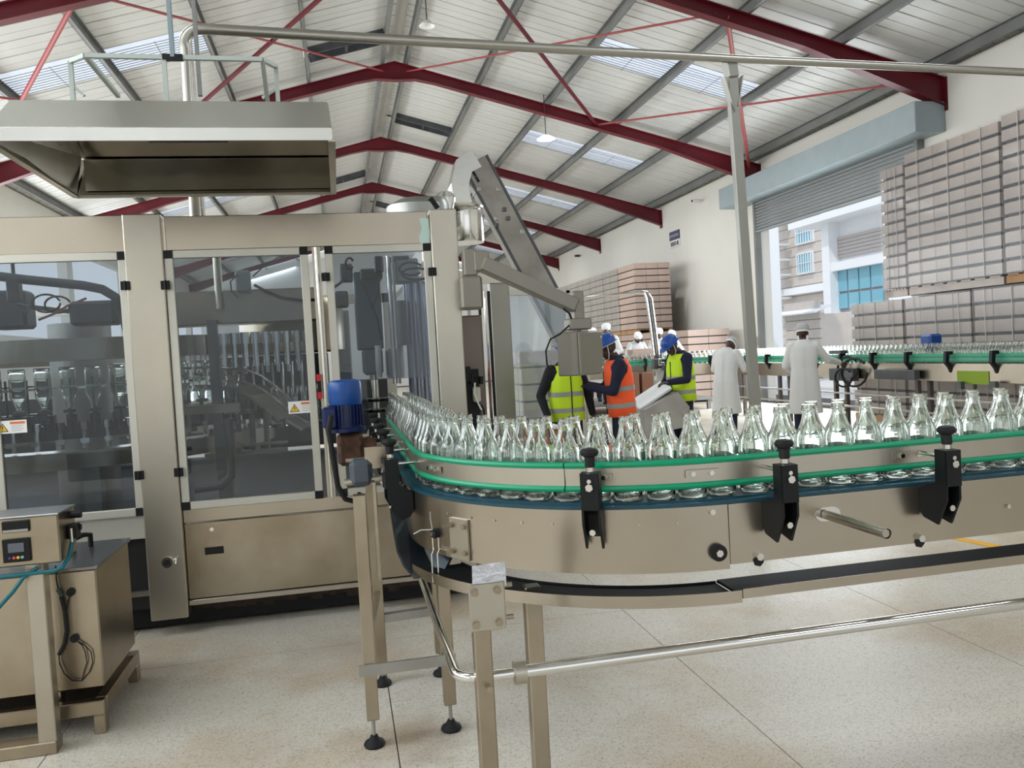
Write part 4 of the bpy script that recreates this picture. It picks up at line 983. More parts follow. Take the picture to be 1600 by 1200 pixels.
# ================================================================== CAP FEEDER BOWL AND ELEVATOR
bw = thing('cap_feeder', 'polished cap sorting bowl on top of the machine below the inclined elevator', 'machine', (.9, 9.4, 2.45), world=True)
yB = 9.4; K = 1.5
q = at(724, 345, yB); MB().lathe([(.15*K, at(722, 380, yB).z), (.155*K, at(722, 378, yB).z), (.155*K, at(722, 332, yB).z), (.14*K, at(722, 330, yB).z)], (q.x, yB, 0), 32).build('drum', polish, bw, True)
zdr = at(722, 380, yB).z; MB().cyl((q.x-.2, yB, 2.3), (q.x-.2, yB, zdr), .05).build('support', steelL, bw); MB().b2(.6, q.x, yB-.1, yB+.1, 2.45, 2.55).build('support', steelL, bw)
q = at(712, 328, yB); MB().lathe([(.10*K, q.z-.09), (.21*K, q.z), (.215*K, q.z+.02), (.19*K, q.z+.03), (.09*K, q.z-.04)], (q.x, yB, 0), 32).build('sorting_bowl', hoodm, bw, True)
yD = 9.0; q = at(655, 331, yD); MB().rings([((q.x, yD, q.z-.16), .35, .33, None), ((q.x, yD, q.z+.05), .35, .33, None), ((q.x+.05, yD, q.z+.12), .27, .26, None), ((q.x+.12, yD, q.z+.15), .10, .10, None)], 20).build('chute_cover', mat('dull_cover_steel', (.33, .34, .32), .35, .9), bw, True)
MB().bar(at(672, 310, yD-.3), at(684, 326, yD-.3), .05, .05).build('latch', blackp, bw)
q = at(690, 314, yD+.1); MB().rings([((q.x, q.y, q.z-.10), .13, .15, None), ((q.x+.02, q.y, q.z+.02), .14, .15, None), ((q.x+.04, q.y, q.z+.09), .07, .09, None)], 14).build('funnel', hoodm, bw, True)
MB().cyl((at(655, 340, yD).x, yD, 2.3), (at(655, 340, yD).x, yD, 2.7), .06).build('support', steelL, bw)
el = thing('cap_elevator', 'tall inclined steel elevator leaning over the machine with a bent hood on top', 'elevator', (2.6, 10.2, 0), world=True)
yE = 10.3; wE = .33
p_top = at(739, 256, yE); p_bot = at(899, 555, yE)
tqv = (p_bot-p_top).normalized(); nn = V((-tqv.z, 0, tqv.x)); nn = nn if nn.x > 0 else -nn
MB().bar(p_top, p_bot, .30, wE, (0, 1, 0), .008).build('elevator_body', mat('elevator_steel', (.30, .285, .25), .4, .85, var=.3), el)
for sg in (-1, 1): MB().bar(p_top+nn*sg*(wE/2)+V((0, -.155, 0)), p_bot+nn*sg*(wE/2)+V((0, -.155, 0)), .03, .018, (0, 1, 0)).build('edge_rail', dark, el)
for sg, (x, y) in ((1, (775, 300)), (1, (812, 365)), (-1, (745, 300)), (-1, (772, 345))):
    q = at(x, y, yE); MB().box(q, (.05, .34, .05), None, .005).build('bracket', dull, el)
mb = MB(); tp = [at(x, y, yE-.05) for x, y in ((734, 238), (711, 253), (703, 290), (707, 315), (722, 318), (735, 318), (729, 296), (735, 272), (750, 264))]
mb.prism([(p.x, p.z) for p in tp], (0, yE, 0), (1, 0, 0), (0, 0, 1), (0, .36, 0)).build('discharge_hood', hoodm, el)
for (x, y) in ((736, 262), (741, 271), (746, 280)): q = at(x, y, yE-.175); MB().box((q.x, yE-.172, q.z), (.03, .008, .075), M.Rotation(-.5, 3, 'Y')).build('slot', blackp, el)
for (x, y) in ((788, 327), (794, 341), (776, 352)): q = at(x, y, yE-.175); MB().box((q.x, yE-.175, q.z), (.05, .03, .05), None, .004).build('fitting', dark, el)
for dx in (-.1, .12): MB().b2(p_bot.x+dx-.04, p_bot.x+dx+.04, yE-.1, yE+.1, 0, p_bot.z+.1, .01).build('leg', steelL, el)
# ================================================================== HOOD OVER THE MACHINE
hd = thing('extraction_hood', 'large dented stainless extraction hood hung over the machine', 'hood', (-.7, 4.8, 2.7), world=True)
x0, x1, y0, y1, zb = -1.47, .03, 4.10, 5.38, 2.664
zl = zb+.058; zt = 2.885; ix0, ix1, iy0, iy1 = x0+.06, x1-.01, y0+.14, y1-.06
def panel(vs, nm, m, par=hd, th=.004):
    n = (V(vs[1])-V(vs[0])).cross(V(vs[2])-V(vs[0])).normalized(); A = [V(v) for v in vs]; B = [v+n*th for v in A]; k = len(vs)
    return MB().add(A+B, [tuple(range(k-1, -1, -1)), tuple(range(k, 2*k))]+[(i, (i+1) % k, k+(i+1) % k, k+i) for i in range(k)]).build(nm, m, par)
panel([(x0, y0, zb), (x1, y0, zb), (x1, y0, zl), (x0, y0, zl)], 'front_lip', hoodm)
panel([(x0, y0, zl), (x1, y0, zl), (ix1, iy0, zt), (ix0, iy0, zt)], 'front_slope', hoodm)
panel([(x0, y1, zb), (x0, y0, zb), (x0, y0, zl), (ix0, iy0, zt), (ix0, iy1, zt), (x0, y1, zl)], 'side_panel', hoodm)
panel([(x1, y0, zb), (x1, y1, zb), (x1, y1, zl), (ix1, iy1, zt), (ix1, iy0, zt), (x1, y0, zl)], 'side_panel', hoodm)
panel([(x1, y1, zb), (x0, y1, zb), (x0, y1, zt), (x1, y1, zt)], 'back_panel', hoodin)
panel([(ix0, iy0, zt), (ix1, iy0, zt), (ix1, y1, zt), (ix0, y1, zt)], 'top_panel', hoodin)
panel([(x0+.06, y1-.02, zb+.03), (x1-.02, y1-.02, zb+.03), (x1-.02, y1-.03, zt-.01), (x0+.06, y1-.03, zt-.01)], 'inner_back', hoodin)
for (a, b) in (((x0, y1), (x1, y1)), ((x0, y0), (x0, y1)), ((x1, y0), (x1, y1))): MB().bar((a[0], a[1], zb), (b[0], b[1], zb), .035, .012).build('bottom_rim', steelL, hd)
MB().b2(-.80, -.45, y0+.01, y0+.04, zb+.0, zb+.015).build('lamp_rail', blackp, hd)
# lifting frame above
hf = MB(); 
def fp(x, y, Y=4.75): return at(x, y, Y)
A_, B_, C__, D_ = fp(110, 96), fp(133, 87, 4.6), fp(410, 93, 4.6), fp(431, 104)
for a, b in ((A_, B_), (B_, C__), (C__, D_), (A_, V((A_.x, A_.y, zt))), (D_, V((D_.x, D_.y, zt))), (fp(256, 92, 4.6), V((fp(256, 92, 4.6).x, 4.6, zt))), (B_, fp(185, 150, 5.1)), (C__, V((fp(418, 150).x, 4.9, zt)))):
    MB().bar(a, b, .022, .022).build('frame_tube', mat('pale_green_grey_tube', (.40, .45, .42), .45, .4), hd)
for a, b in ((fp(112, 132), fp(132, 150)), (fp(430, 140), fp(410, 153))): MB().bar(a, b, .015, .015).build('frame_gusset', MATS['pale_green_grey_tube'], hd)
q = fp(270, 90, 4.6); MB().bar(q, (q.x-.02, 4.6, 7.6), .035, .02).build('hanger_bar', mat('blue_grey_bar', (.22, .28, .31), .5, .3), hd); MB().box(q, (.10, .03, .03)).build('hanger_clamp', blackp, hd)
q = fp(313, 150, 4.9); MB().bar(q, (q.x-.02, 4.9, 7.6), .028, .02).build('hanger_bar', galv, hd)
# ================================================================== OVERHEAD PIPE AND POLE
op = thing('overhead_pipe', 'long horizontal steel pipe crossing under the roof from the hood to the right', 'pipe', (1, 6, 3.8), world=True)
pA = at(332, 46, 5.55); pM = at(1145, 92, 6.30); pZ = at(1600, 113, 6.45); ext = pZ+(pZ-pM)*.6
vx = at(292, 150, 5.55); pts = [(vx.x, 5.55, 2.5), (at(292, 100, 5.55).x, 5.55, pA.z-.13)]+[(vx.x+.10-.10*math.cos(t), 5.55, pA.z-.12+.12*math.sin(t)) for t in [PI/2*k/6 for k in range(1, 7)]]
pts += [pA, (pA+pM)/2, pM, pZ, ext]
MB().tube(pts, .034, 14).build('pipe', mat('weathered_steel_pipe', (.42, .41, .37), .32, .9), op, True)
vx2 = at(302, 150, 5.62); MB().tube([(vx2.x, 5.64, 2.5), (vx2.x-.01, 5.64, pA.z-.02), (vx2.x+.03, 5.64, pA.z+.02), (vx2.x+.12, 5.63, pA.z+.03)], .022, 12).build('inner_pipe', polish, op, True)
po = thing('support_pole', 'tall square steel pole with bracket holding up the overhead pipe', 'pole', (3.38, 6.35, 0), world=True)
yP2 = 6.36; pb = at(1181, 650, yP2); ptp = at(1143, 118, yP2); base = pb+(pb-ptp)*(pb.z/(ptp.z-pb.z))
MB().bar(base, ptp, .085, .06, (0, 1, 0), .004).build('pole_tube', mat('weathered_pole', (.30, .30, .27), .4, .7), po)
MB().bar(pM+V((-.01, .05, .04)), ptp+V((0, 0, -.02)), .09, .10, (0, 1, 0), .006).build('pipe_bracket', MATS['weathered_pole'], po)
MB().bar(ptp+V((-.09, -.03, -.03)), ptp+V((.0, 0, -.30)), .01, .08, (0, 1, 0)).build('bracket_gusset', MATS['weathered_pole'], po); MB().bar(ptp+V((.10, .03, .0)), ptp+V((.03, 0, -.26)), .01, .08, (0, 1, 0)).build('bracket_gusset', MATS['weathered_pole'], po)
MB().b2(base.x-.1, base.x+.1, yP2-.1, yP2+.1, 0, .012).build('base_plate', steel, po)
# ================================================================== TANK AND PANEL ON THE LEFT
tk = thing('steel_tank', 'square stainless tank on a low channel frame at the left edge', 'tank', (-1.6, 4.3, 0), world=True)
yT = 4.0; yT2 = 4.58
ce = at(163, 1075, yT); tz = at(148, 885, yT).z; xr = at(150, 900, yT).x; zb_ = at(163, 1075, yT).z
zb_ = .19
back = at(203, 838, yT2)
mb = MB(); mb.b2(-2.6, xr, yT, yT2, zb_, tz-.012, .006).build('tank_body', steel, tk)
lid = MB().b2(-2.6, xr+.012, yT-.012, yT2+.01, tz-.012, tz+.006, .003).build('tank_lid', mat('dark_satin_lid', (.24, .24, .235), .28, .9), tk)
q = atz(125, 855, tz+.02); MB().tube([q+V((-.02, -.04, -.02)), q+V((-.02, -.04, .045)), q+V((.01, .02, .055)), q+V((.03, .07, .045)), q+V((.03, .07, -.02))], .013, 8).build('lid_handle', blackp, lid, True)
for (x, y) in ((111, 925), (117, 997)):
    q = at(x, y, yT-.003); MB().cyl(q, q+V((0, -.012, 0)), .018, n=16).build('cable_gland', rubber, tk, True)
wet = tk
# channel frame
fx1 = -1.14; 
MB().b2(-2.6, fx1+.02, 3.94, 3.99, .085, .15, .004).build('frame_channel', steel, tk); MB().b2(fx1-.03, fx1+.02, 3.99, 4.60, .085, .15, .004).build('frame_channel', steel, tk)
MB().b2(-2.6, fx1-.03, 3.99, 4.58, .08, .09).build('drip_tray', mat('brown_tray', (.07, .05, .035), .5), tk)
for (x, y) in ((fx1, 3.97), (fx1, 4.57)): MB().b2(x-.03, x+.02, y-.03, y+.03, .0, .085, .004).build('frame_foot', steel, tk)
for (x, y) in ((-1.35, 4.05), (-2.2, 4.05), (-1.35, 4.5), (-2.2, 4.5)): MB().b2(x-.03, x+.03, y-.03, y+.03, .09, .2).build('tank_leg', steel, tk)
cn = thing('electrical_cabinet', 'small stainless control cabinet with black display on a square post, far left', 'cabinet', (-1.3, 3.85, 0), world=True)
yK = 3.76
a = at(90, 803, yK); b = at(94, 879, yK); xl = -2.0
MB().b2(xl, a.x, yK, yK+.22, b.z, a.z, .006).build('cabinet_body', steel, cn)
MB().b2(xl, a.x+.003, yK-.004, yK+.223, a.z-.004, a.z+.004, .002).build('cabinet_top', mat('grey_cabinet_top', (.33, .34, .34), .35, .9), cn)
s1 = at(27, 823, yK); MB().b2(s1.x-.055, s1.x+.048, yK-.012, yK, s1.z-.022, s1.z+.026, .004).build('recorder', blackp, cn); MB().b2(s1.x-.05, s1.x+.044, yK-.016, yK-.012, s1.z-.019, s1.z-.009).build('recorder_slot', dull, cn)
s2 = at(28, 858, yK); ds = MB().b2(s2.x-.055, s2.x+.05, yK-.012, yK, s2.z-.052, s2.z+.045, .005).build('display_bezel', blackp, cn)
MB().b2(s2.x-.032, s2.x+.028, yK-.015, yK-.012, s2.z-.01, s2.z+.028).build('lcd_screen', mat('grey_lcd', (.11, .12, .15), .2), ds)
for i, (m_, r_) in enumerate(((mat('red_button', (.6, .08, .05), .4), .006), (mat('amber_button', (.8, .45, .1), .4), .006), (mat('teal_button', (.2, .45, .42), .4), .006), (mat('blue_button', (.05, .05, .3), .4), .005))):
    xx = s2.x-.012+.016*i if i < 3 else s2.x-.028; MB().cyl((xx, yK-.012, s2.z-.032), (xx, yK-.018, s2.z-.032), r_, n=10).build('button', m_, ds)
g1 = at(103, 802, yK+.1); MB().cyl((a.x, yK+.14, a.z-.03), (a.x+.05, yK+.14, a.z-.03), .016, n=12).build('gland', blackp, cn, True)
MB().cyl((a.x, yK+.16, a.z-.09), (a.x+.04, yK+.16, a.z-.09), .013, n=12).build('gland', blackp, cn, True)
MB().b2(a.x, a.x+.035, yK+.10, yK+.17, a.z-.13, a.z-.07, .004).build('valve', blackp, cn); MB().cyl((a.x+.02, yK+.09, a.z-.08), (a.x+.02, yK+.09, a.z-.15), .005, n=8).build('lever', polish, cn)
k1 = at(60, 890, yK+.1); pw = .075; px_ = at(41, 900, yK+.05).x
MB().b2(px_, px_+.070, yK+.04, yK+.11, .03, b.z, .004).build('post', steelL, cn); MB().b2(px_-.9, px_+.070, yK+.03, yK+.12, 0, .055, .004).build('base_bar', steel, cn)
th = [V((a.x+.02, yK+.12, a.z-.11)), at(108, 870, yK+.05), at(98, 886, yK), at(85, 892, yK), at(50, 896, yK), at(0, 902, yK), at(-40, 905, yK)]
MB().tube(th, .0085, 10).build('air_hose', tealh, cn, True)
MB().tube([at(60, 886, yK+.02), at(36, 903, yK+.0), at(20, 925, yK), at(0, 947, yK), at(-30, 985, yK)], .0085, 10).build('air_hose', tealh, cn, True)
wc = thing('sensor_cable', 'thin black cable hanging in a loop on the front of the square tank', 'cable', (-1.2, 3.98, .5), world=True)
yW = yT-.015
MB().tube([at(x, y, yW) for x, y in ((87, 884), (88, 905), (92, 925))], .0035, 6).build('cable', rubber, wc, True)
MB().tube([at(x, y, yW) for x, y in ((90, 920), (96, 930))], .010, 8).build('connector', mat('dark_green_plastic', (.02, .035, .025), .5), wc, True)
MB().tube([at(x, y, yW) for x, y in ((95, 932), (101, 955), (104, 985), (101, 1005), (92, 1023))], .0085, 8).build('sheathed_cable', rubber, wc, True)
for ofs in (0, 9):
    MB().tube([at(x, y, yW) for x, y in ((92, 1022), (93, 1035+ofs*.2), (100, 1052), (113, 1064-ofs*.2), (128, 1064), (140-ofs, 1050), (145-ofs, 1035), (142-ofs, 1018), (132-ofs*.4, 1008), (117, 999))], .0025, 6).build('thin_cable', rubber, wc, True)
MB().tube([at(x, y, yW) for x, y in ((110, 927), (106, 940), (102, 958))], .0035, 6).build('cable', rubber, wc, True)
# hanging lamps
for (px, py, Y, lab) in ((667, 37, 13.8, 'small white dome lamp hanging near the ridge at the top'), (853, 215, 19.0, 'lit white dome lamp hanging in front of a skylight')):
    p = at(px, py, Y); L_ = thing('pendant_lamp', lab, 'lamp', p, world=True)
    kk = .6 if Y < 15 else 1; MB().lathe([(.05*kk, .05), (.10*kk, .04), (.20*kk, -.02), (.22*kk, -.04), (.21*kk, -.045), (.09*kk, .02)], p, 20).build('shade', whitew if Y < 15 else mat('lamp_glow', (.8, .9, 1), .5, emit=((.75, .9, 1), 1.6)), L_, True)
    MB().cyl((p.x, p.y, p.z+.05), (p.x, p.y, RZ-.5), .010, n=6).build('cord', dark, L_)
for (px, py, lab) in ((1091, 313, 'small white wall camera under the eave left of the shutter box'), (905, 399, 'tiny dark fitting on the wall near the farthest red rafter')):
    p = atx(px, py, WR-.12); t = thing('wall_camera', lab, 'camera', p, world=True)
    MB().cyl((WR, p.y, p.z), (WR-.15, p.y, p.z), .02).build('bracket', whitep, t); MB().box((WR-.2, p.y-.02, p.z-.02), (.22, .1, .1), None, .02).build('housing', whitep if px > 1000 else dark, t); MB().cyl((WR-.31, p.y-.02, p.z-.02), (WR-.33, p.y-.02, p.z-.02), .035).build('lens', blackp, t)
q = atx(1183, 533, WR-.03); sw3 = MB().box(q, (.03, .16, .22), None, .005).build('switch_box', mat('beige_plastic', (.35, .33, .28), .5)); tag(sw3, 'small beige switch box on the wall left of the roller door', 'switch')
# ================================================================== FAR CONVEYOR
FX = 8.05   # outer face (towards camera)
FY1, FRr = 16.6, 1.0
def fpath(s, o=0):
    """starts right of frame, runs away along +Y, then turns left"""
    L1 = FY1-7.0
    if s < L1: return FX+o, 7.0+s, PI
    s -= L1; A = FRr*PI/2
    if s < A:
        a = s/FRr; cx, cy = FX-FRr, FY1; return cx+(FRr+o)*math.cos(a), cy+(FRr+o)*math.sin(a), a+PI
    s -= A; return FX-FRr-s, FY1+FRr+o, 1.5*PI
FL = FY1-7.0+FRr*PI/2+2.6
def fs(s0, s1):
    a = FY1-7.0; return [s0]+[m for m in [a+FRr*PI/2*i/12 for i in range(13)] if s0 < m < s1]+[s1]
fc = thing('bottle_conveyor', 'far green-railed conveyor of bottles running back along the carton pallets', 'conveyor', (8.2, 12, 0), world=True)
FZ = 1.115
gfar = mat('pale_green_guide', (.05, .30, .19), .4)
sweep(MB(), rect(0, .005, FZ-.24, FZ-.0), 0, FL, fpath, fs).build('side_plate', steelH, fc, True)
sweep(MB(), rect(.27, .275, FZ-.24, FZ), 0, FL, fpath, fs).build('side_plate', steelH, fc, True)
sweep(MB(), rect(.005, .27, FZ-.03, FZ), 0, FL, fpath, fs).build('chain', teal, fc, True)
sweep(MB(), rect(.02, .026, FZ+.04, FZ+.075), 0, FL, fpath, fs).build('guide_rail', gfar, fc, True)
sweep(MB(), rect(.02, .026, FZ+.10, FZ+.135), 0, FL, fpath, fs).build('guide_rail', gfar, fc, True)
sweep(MB(), rect(.022, .025, FZ+.02, FZ+.14), 0, FL, fpath, fs).build('clear_guard', sheetglass('green_tinted_guard', (.50, .85, .68), .04, .1, .25, (.2, .6, .4)), fc, True)
sweep(MB(), rect(.245, .251, FZ+.07, FZ+.135), 0, FL, fpath, fs).build('guide_rail', gfar, fc, True)
s = .3; i = 0
hookp = [(.02, .17), (-.06, .17), (-.07, .02), (-.02, -.06), (.0, -.12), (.03, -.12), (.03, -.05), (-.03, .02), (-.02, .12), (.02, .13)]
while s < FL-.3:
    x, y, a = fpath(s, 0); n = V((math.cos(a), math.sin(a), 0)); t = V((-n.y, n.x, 0))
    MB().prism([(-o_*1.3, z) for o_, z in hookp], V((x, y, FZ)), n, (0, 0, 1), t*.05).build('rail_hook', blackp, fc); s += .80
for yy in (8.2, 10.4, 12.4, 14.2, 16.0):
    for dx in (.04, .24): MB().b2(FX+dx-.03, FX+dx+.03, yy-.03, yy+.03, 0, FZ-.2).build('leg', mat('brown_grey_leg', (.12, .10, .09), .5, .5), fc)
    MB().b2(FX+.02, FX+.26, yy-.02, yy+.02, .3, .34).build('leg_brace', steel, fc)
for xx in (6.8, 5.3):
    for dy in (.04, .24): MB().b2(xx-.03, xx+.03, FY1+FRr+dy-.03, FY1+FRr+dy+.03, 0, FZ-.2).build('leg', MATS['brown_grey_leg'], fc)
sweep(MB(), [(-.06, .62), (.02, .62), (.02, .645), (-.06, .645)], 0, FY1-7.2, fpath, fs).build('lower_tray', dull, fc)
MB().tube([(FX-.02, 7.5, .42), (FX-.02, 16, .42)], .018, 8).build('floor_pipe', steelL, fc, True)
# motor, sensor head and yellow-green reflection plate
b_ = atx(1455, 530, FX+.35); fm = thing('small_motor', 'small blue motor box standing behind the far bottle line', 'motor', (b_.x, b_.y, FZ), world=True)
MB().box((b_.x, b_.y, b_.z-.01), (.22, .22, .17), None, .03).build('motor_body', blue, fm); MB().cyl((b_.x-.0, b_.y, b_.z-.25), (b_.x, b_.y, b_.z-.08), .08, n=16).build('motor_neck', blueD, fm); MB().b2(b_.x-.1, b_.x+.1, b_.y-.06, b_.y+.06, FZ-.15, b_.z-.22).build('gearbox', dull, fm)
b_ = atx(1310, 552, FX-.05); fm = thing('label_sensor', 'dark sensor head and looped cables over the far line at the doorway', 'sensor', (b_.x, b_.y, FZ), world=True)
MB().box((b_.x, b_.y, b_.z+.02), (.14, .32, .06), None, .01).build('sensor_head', dark, fm)
for k, (xx, yy, rr) in enumerate(((1325, 575, 16), (1335, 582, 20), (1318, 590, 13))):
    MB().tube([atx(xx+rr*math.cos(t), yy+rr*1.1*math.sin(t), FX-.12-.03*k) for t in [2*PI*j/18 for j in range(17)]], .018, 6).build('cable', rubber, fm, True)
q = atx(1320, 585, FX-.06); MB().box((FX-.08, q.y, q.z), (.12, .65, .20), None, .01).build('gearbox', dark, fm)
MB().box((FX-.09, q.y-1.3, q.z+.02), (.1, .9, .14), None, .01).build('drive_guard', dark, fm)
for (xx, yy) in ((1500, 602), (1553, 602)): 
    q = atx(xx, yy, FX-.08); MB().box(q, (.06, .10, .10)).build('clamp', dark, fc)
q = atx(1520, 590, FX-.004); MB().box((FX-.006, q.y, q.z), (.006, .55, .17)).build('reflection_plate', ygrefl, fc, label='yellow-green reflection on the side of the far conveyor')  # thin plate painting a yellow-green reflection onto the side plate
nb = 0
for rowi, (o, st) in enumerate(((.085, .9), (.185, .95))):
    s = st
    while s < FL-.1 and nb < 232:
        x, y, a = fpath(s, o); 
        ob = inst(bm_lo, 'glass_bottle', None, (x+random.uniform(-.004, .004), y, FZ), random.uniform(0, 6))
        tag(ob, 'empty clear bottle in the long queue on the far green-railed conveyor', 'bottle', 'bottles on the far conveyor'); nb += 1
        s += .104*random.uniform(1, 1.05)
# inclined discharge table between the vested men
st = thing('sorting_chute', 'sloping white-topped steel chute between the orange and lime vested workers', 'chute', (4.2, 10.4, 0), world=True)
yS = 10.6
p0_, p1_, p2_, p3_ = at(985, 628, yS), at(1032, 597, yS), at(1052, 612, yS-.6), at(1000, 640, yS-.6)
MB().prism([(0, 0), (1, 0), (1, 1), (0, 1)], p0_-V((.0, 0, 0)), p1_-p0_, p3_-p0_, (0, 0, .03)).build('chute_top', mat('white_plastic_sheet', (.72, .73, .74), .4), st)
MB().prism([(p3_.x, p3_.z), (p2_.x, p2_.z), (p2_.x+.15, p2_.z-.20), (p2_.x+.1, p2_.z-.45), (p3_.x, p3_.z-.32)], (0, yS-.5, 0), (1, 0, 0), (0, 0, 1), (0, .5, 0)).build('chute_body', dull, st)
for xx in (p3_.x+.1, p2_.x-.05): MB().b2(xx-.03, xx+.03, yS-.55, yS-.45, 0, p3_.z-.25).build('leg', steel, st)
bn = thing('rotary_table', 'white-rimmed orange-brown round tub low behind the near bottles', 'tub', at(850, 690, 8.2)-V((0, 0, 0)), world=True)
q = at(852, 668, 8.0); bn.location = (q.x, 8.0, 0); bn['_off'] = (q.x, 8.0, 0)
MB().b2(q.x-.14, q.x+.13, 7.85, 8.15, q.z-.01, q.z+.02, .004).build('rim', whitep, bn); MB().b2(q.x-.12, q.x+.11, 7.87, 8.13, 0, q.z-.01, .01).build('crate_body', mat('orange_brown_board', (.35, .13, .04), .6), bn)
bn['label'] = 'orange-brown crate with white rim low behind the near bottles'; bn['category'] = 'crate'; bn.name = 'storage_crate'
# wrapped crates behind the clear glass panel
for i, (xa, ya1, xb, yb1, Y, lab) in enumerate(((812, 548, 870, 690, 11.5, 'tall film-wrapped pale carton block behind the clear glass end panel'),)):
    a = at(xa, ya1, Y); b = at(xb, yb1, Y); pallet(lab, a.x, Y, b.x-a.x+.3, 1.1, 0, 6, (a.z-.13)/6, 2, 2, mat('pale_carton', (.52, .44, .37), .7, var=.1), 'wrapped blocks near the machine end')
# working platform with white capped packers
pf_ = thing('packing_platform', 'low steel platform the white-capped packers stand on behind the far line', 'platform', (6.3, 19.3, 0), world=True)
MB().b2(4.6, 8.6, 18.1, 20.6, .22, .28, .005).build('deck', galv, pf_)
for x in (4.7, 8.5):
    for y in (18.2, 20.5): MB().b2(x-.04, x+.04, y-.04, y+.04, 0, .22).build('leg', galv, pf_)
cbx = thing('carton_box', 'open carton on the far conveyor in front of the seated white-capped worker', 'box', at(1012, 553, 17.9), world=True)
q = at(1010, 553, 17.85); cbx.location = q; cbx['_off'] = tuple(q); mbx = MB()
mbx.b2(q.x-.36, q.x+.32, 17.75, 17.77, q.z-.10, q.z+.10); mbx.b2(q.x-.36, q.x+.32, 18.1, 18.12, q.z-.10, q.z+.12); mbx.b2(q.x-.36, q.x-.34, 17.77, 18.1, q.z-.1, q.z+.1); mbx.b2(q.x+.30, q.x+.32, 17.77, 18.1, q.z-.1, q.z+.1); mbx.b2(q.x-.36, q.x+.32, 17.77, 18.1, q.z-.11, q.z-.1)
mbx.build('carton_wall', card, cbx)
for (x0_, x1_, lab) in ((985, 1000, 'left brown carton under the far conveyor'), (1003, 1024, 'right brown carton under the far conveyor beside the dark machinery')):
    a = at(x0_, 583, 17.2); b = at(x1_, 612, 17.2); o = thing('carton_box', lab, 'box', (a.x, 17.2, 0), world=True)
    MB().b2(a.x, b.x, 17.2, 17.5, b.z-.3, a.z, .01).build('carton_body', mat('brown_carton', (.22, .10, .06), .8), o); MB().b2(a.x, b.x, 17.2, 17.5, 0, b.z-.3).build('carton_stand', dull, o)
# bent conduit rising behind the packers
cdt = thing('bent_conduit', 'bundle of bright bent pipes rising before the far carton stacks', 'pipe', at(1015, 500, 16.4), world=True)
for i, dx in enumerate((0, 4, 8)):
    MB().tube([at(1022+dx, 560, 16.4), at(1016+dx, 510, 16.4), at(1010+dx, 466, 16.4), at(1007+dx*.6, 458-dx*.2, 16.4), at(1000+dx*.4, 457-dx*.2, 16.6), at(915, 465, 19)], .025, 8).build('pipe', polish if i != 1 else dark, cdt, True)
mh = thing('line_machinery', 'dark cluttered drive unit on the far line left of the lime-vested man', 'machine', at(1040, 590, 16), world=True)
for k in range(16):
    q = at(random.uniform(1025, 1050), random.uniform(558, 600), 16.2+random.uniform(0, .3)); MB().box(q, (random.uniform(.06, .2), .12, random.uniform(.05, .22)), None, .01).build('unit', dark if k % 3 else polish, mh)
q = at(1036, 575, 16.3); MB().b2(q.x-.15, q.x+.15, 16.2, 16.5, 0, q.z).build('stand', dull, mh)
# ================================================================== PEOPLE
def remesh(o, vox, smooth_it=2):
    md = o.modifiers.new('r', 'REMESH'); md.mode = 'VOXEL'; md.voxel_size = vox
    if smooth_it: sm_ = o.modifiers.new('s', 'SMOOTH'); sm_.iterations = smooth_it; sm_.factor = .5
    bpy.context.view_layer.update()
    dg = bpy.context.evaluated_depsgraph_get(); me = bpy.data.meshes.new_from_object(o.evaluated_get(dg))
    mt_ = o.data.materials[0]; o.modifiers.clear(); o.data = me
    if not me.materials: me.materials.append(mt_)
    me.polygons.foreach_set('use_smooth', [True]*len(me.polygons))
    return o
def caps(mb, pts, rs, n=12):
    """chain of tapered capsules"""
    P = [V(p) for p in pts]
    for i in range(len(P)-1):
        mb.cyl(P[i], P[i+1], rs[i], rs[i+1], n)
    for p, r in zip(P, rs): mb.ell(p, (r, r, r), None, n, 8)
def hand(mb, wrist, dirn, palm, scale=1.0, curl=.6, side=1):
    """five separate, bent fingers and a palm"""
    d = V(dirn).normalized(); pn = V(palm).normalized(); sd_ = d.cross(pn).normalized()*side
    w0 = V(wrist); c = w0+d*.045*scale
    R_ = M((sd_, pn, d)).transposed()
    mb.ell(c, (.040*scale, .018*scale, .052*scale), R_, 12, 8)
    for i, (off, ln) in enumerate(((-.030, .068), (-.010, .078), (.011, .073), (.030, .056))):
        b = c+d*.040*scale+sd_*off*scale; k1 = b+d*ln*.45*scale+pn*.008*curl*scale; k2 = k1+(d*.7+pn*curl).normalized()*ln*.32*scale; k3 = k2+(d*.3+pn*curl*1.3).normalized()*ln*.3*scale
        caps(mb, (b, k1, k2, k3), [.0095*scale, .0088*scale, .008*scale, .007*scale], 8)
    b = w0+d*.018*scale-sd_*.028*scale; k1 = b+(d*.6-sd_*.8).normalized()*.036*scale; k2 = k1+(d*.9+pn*.5).normalized()*.03*scale
    caps(mb, (b, k1, k2), [.012*scale, .010*scale, .008*scale], 8)
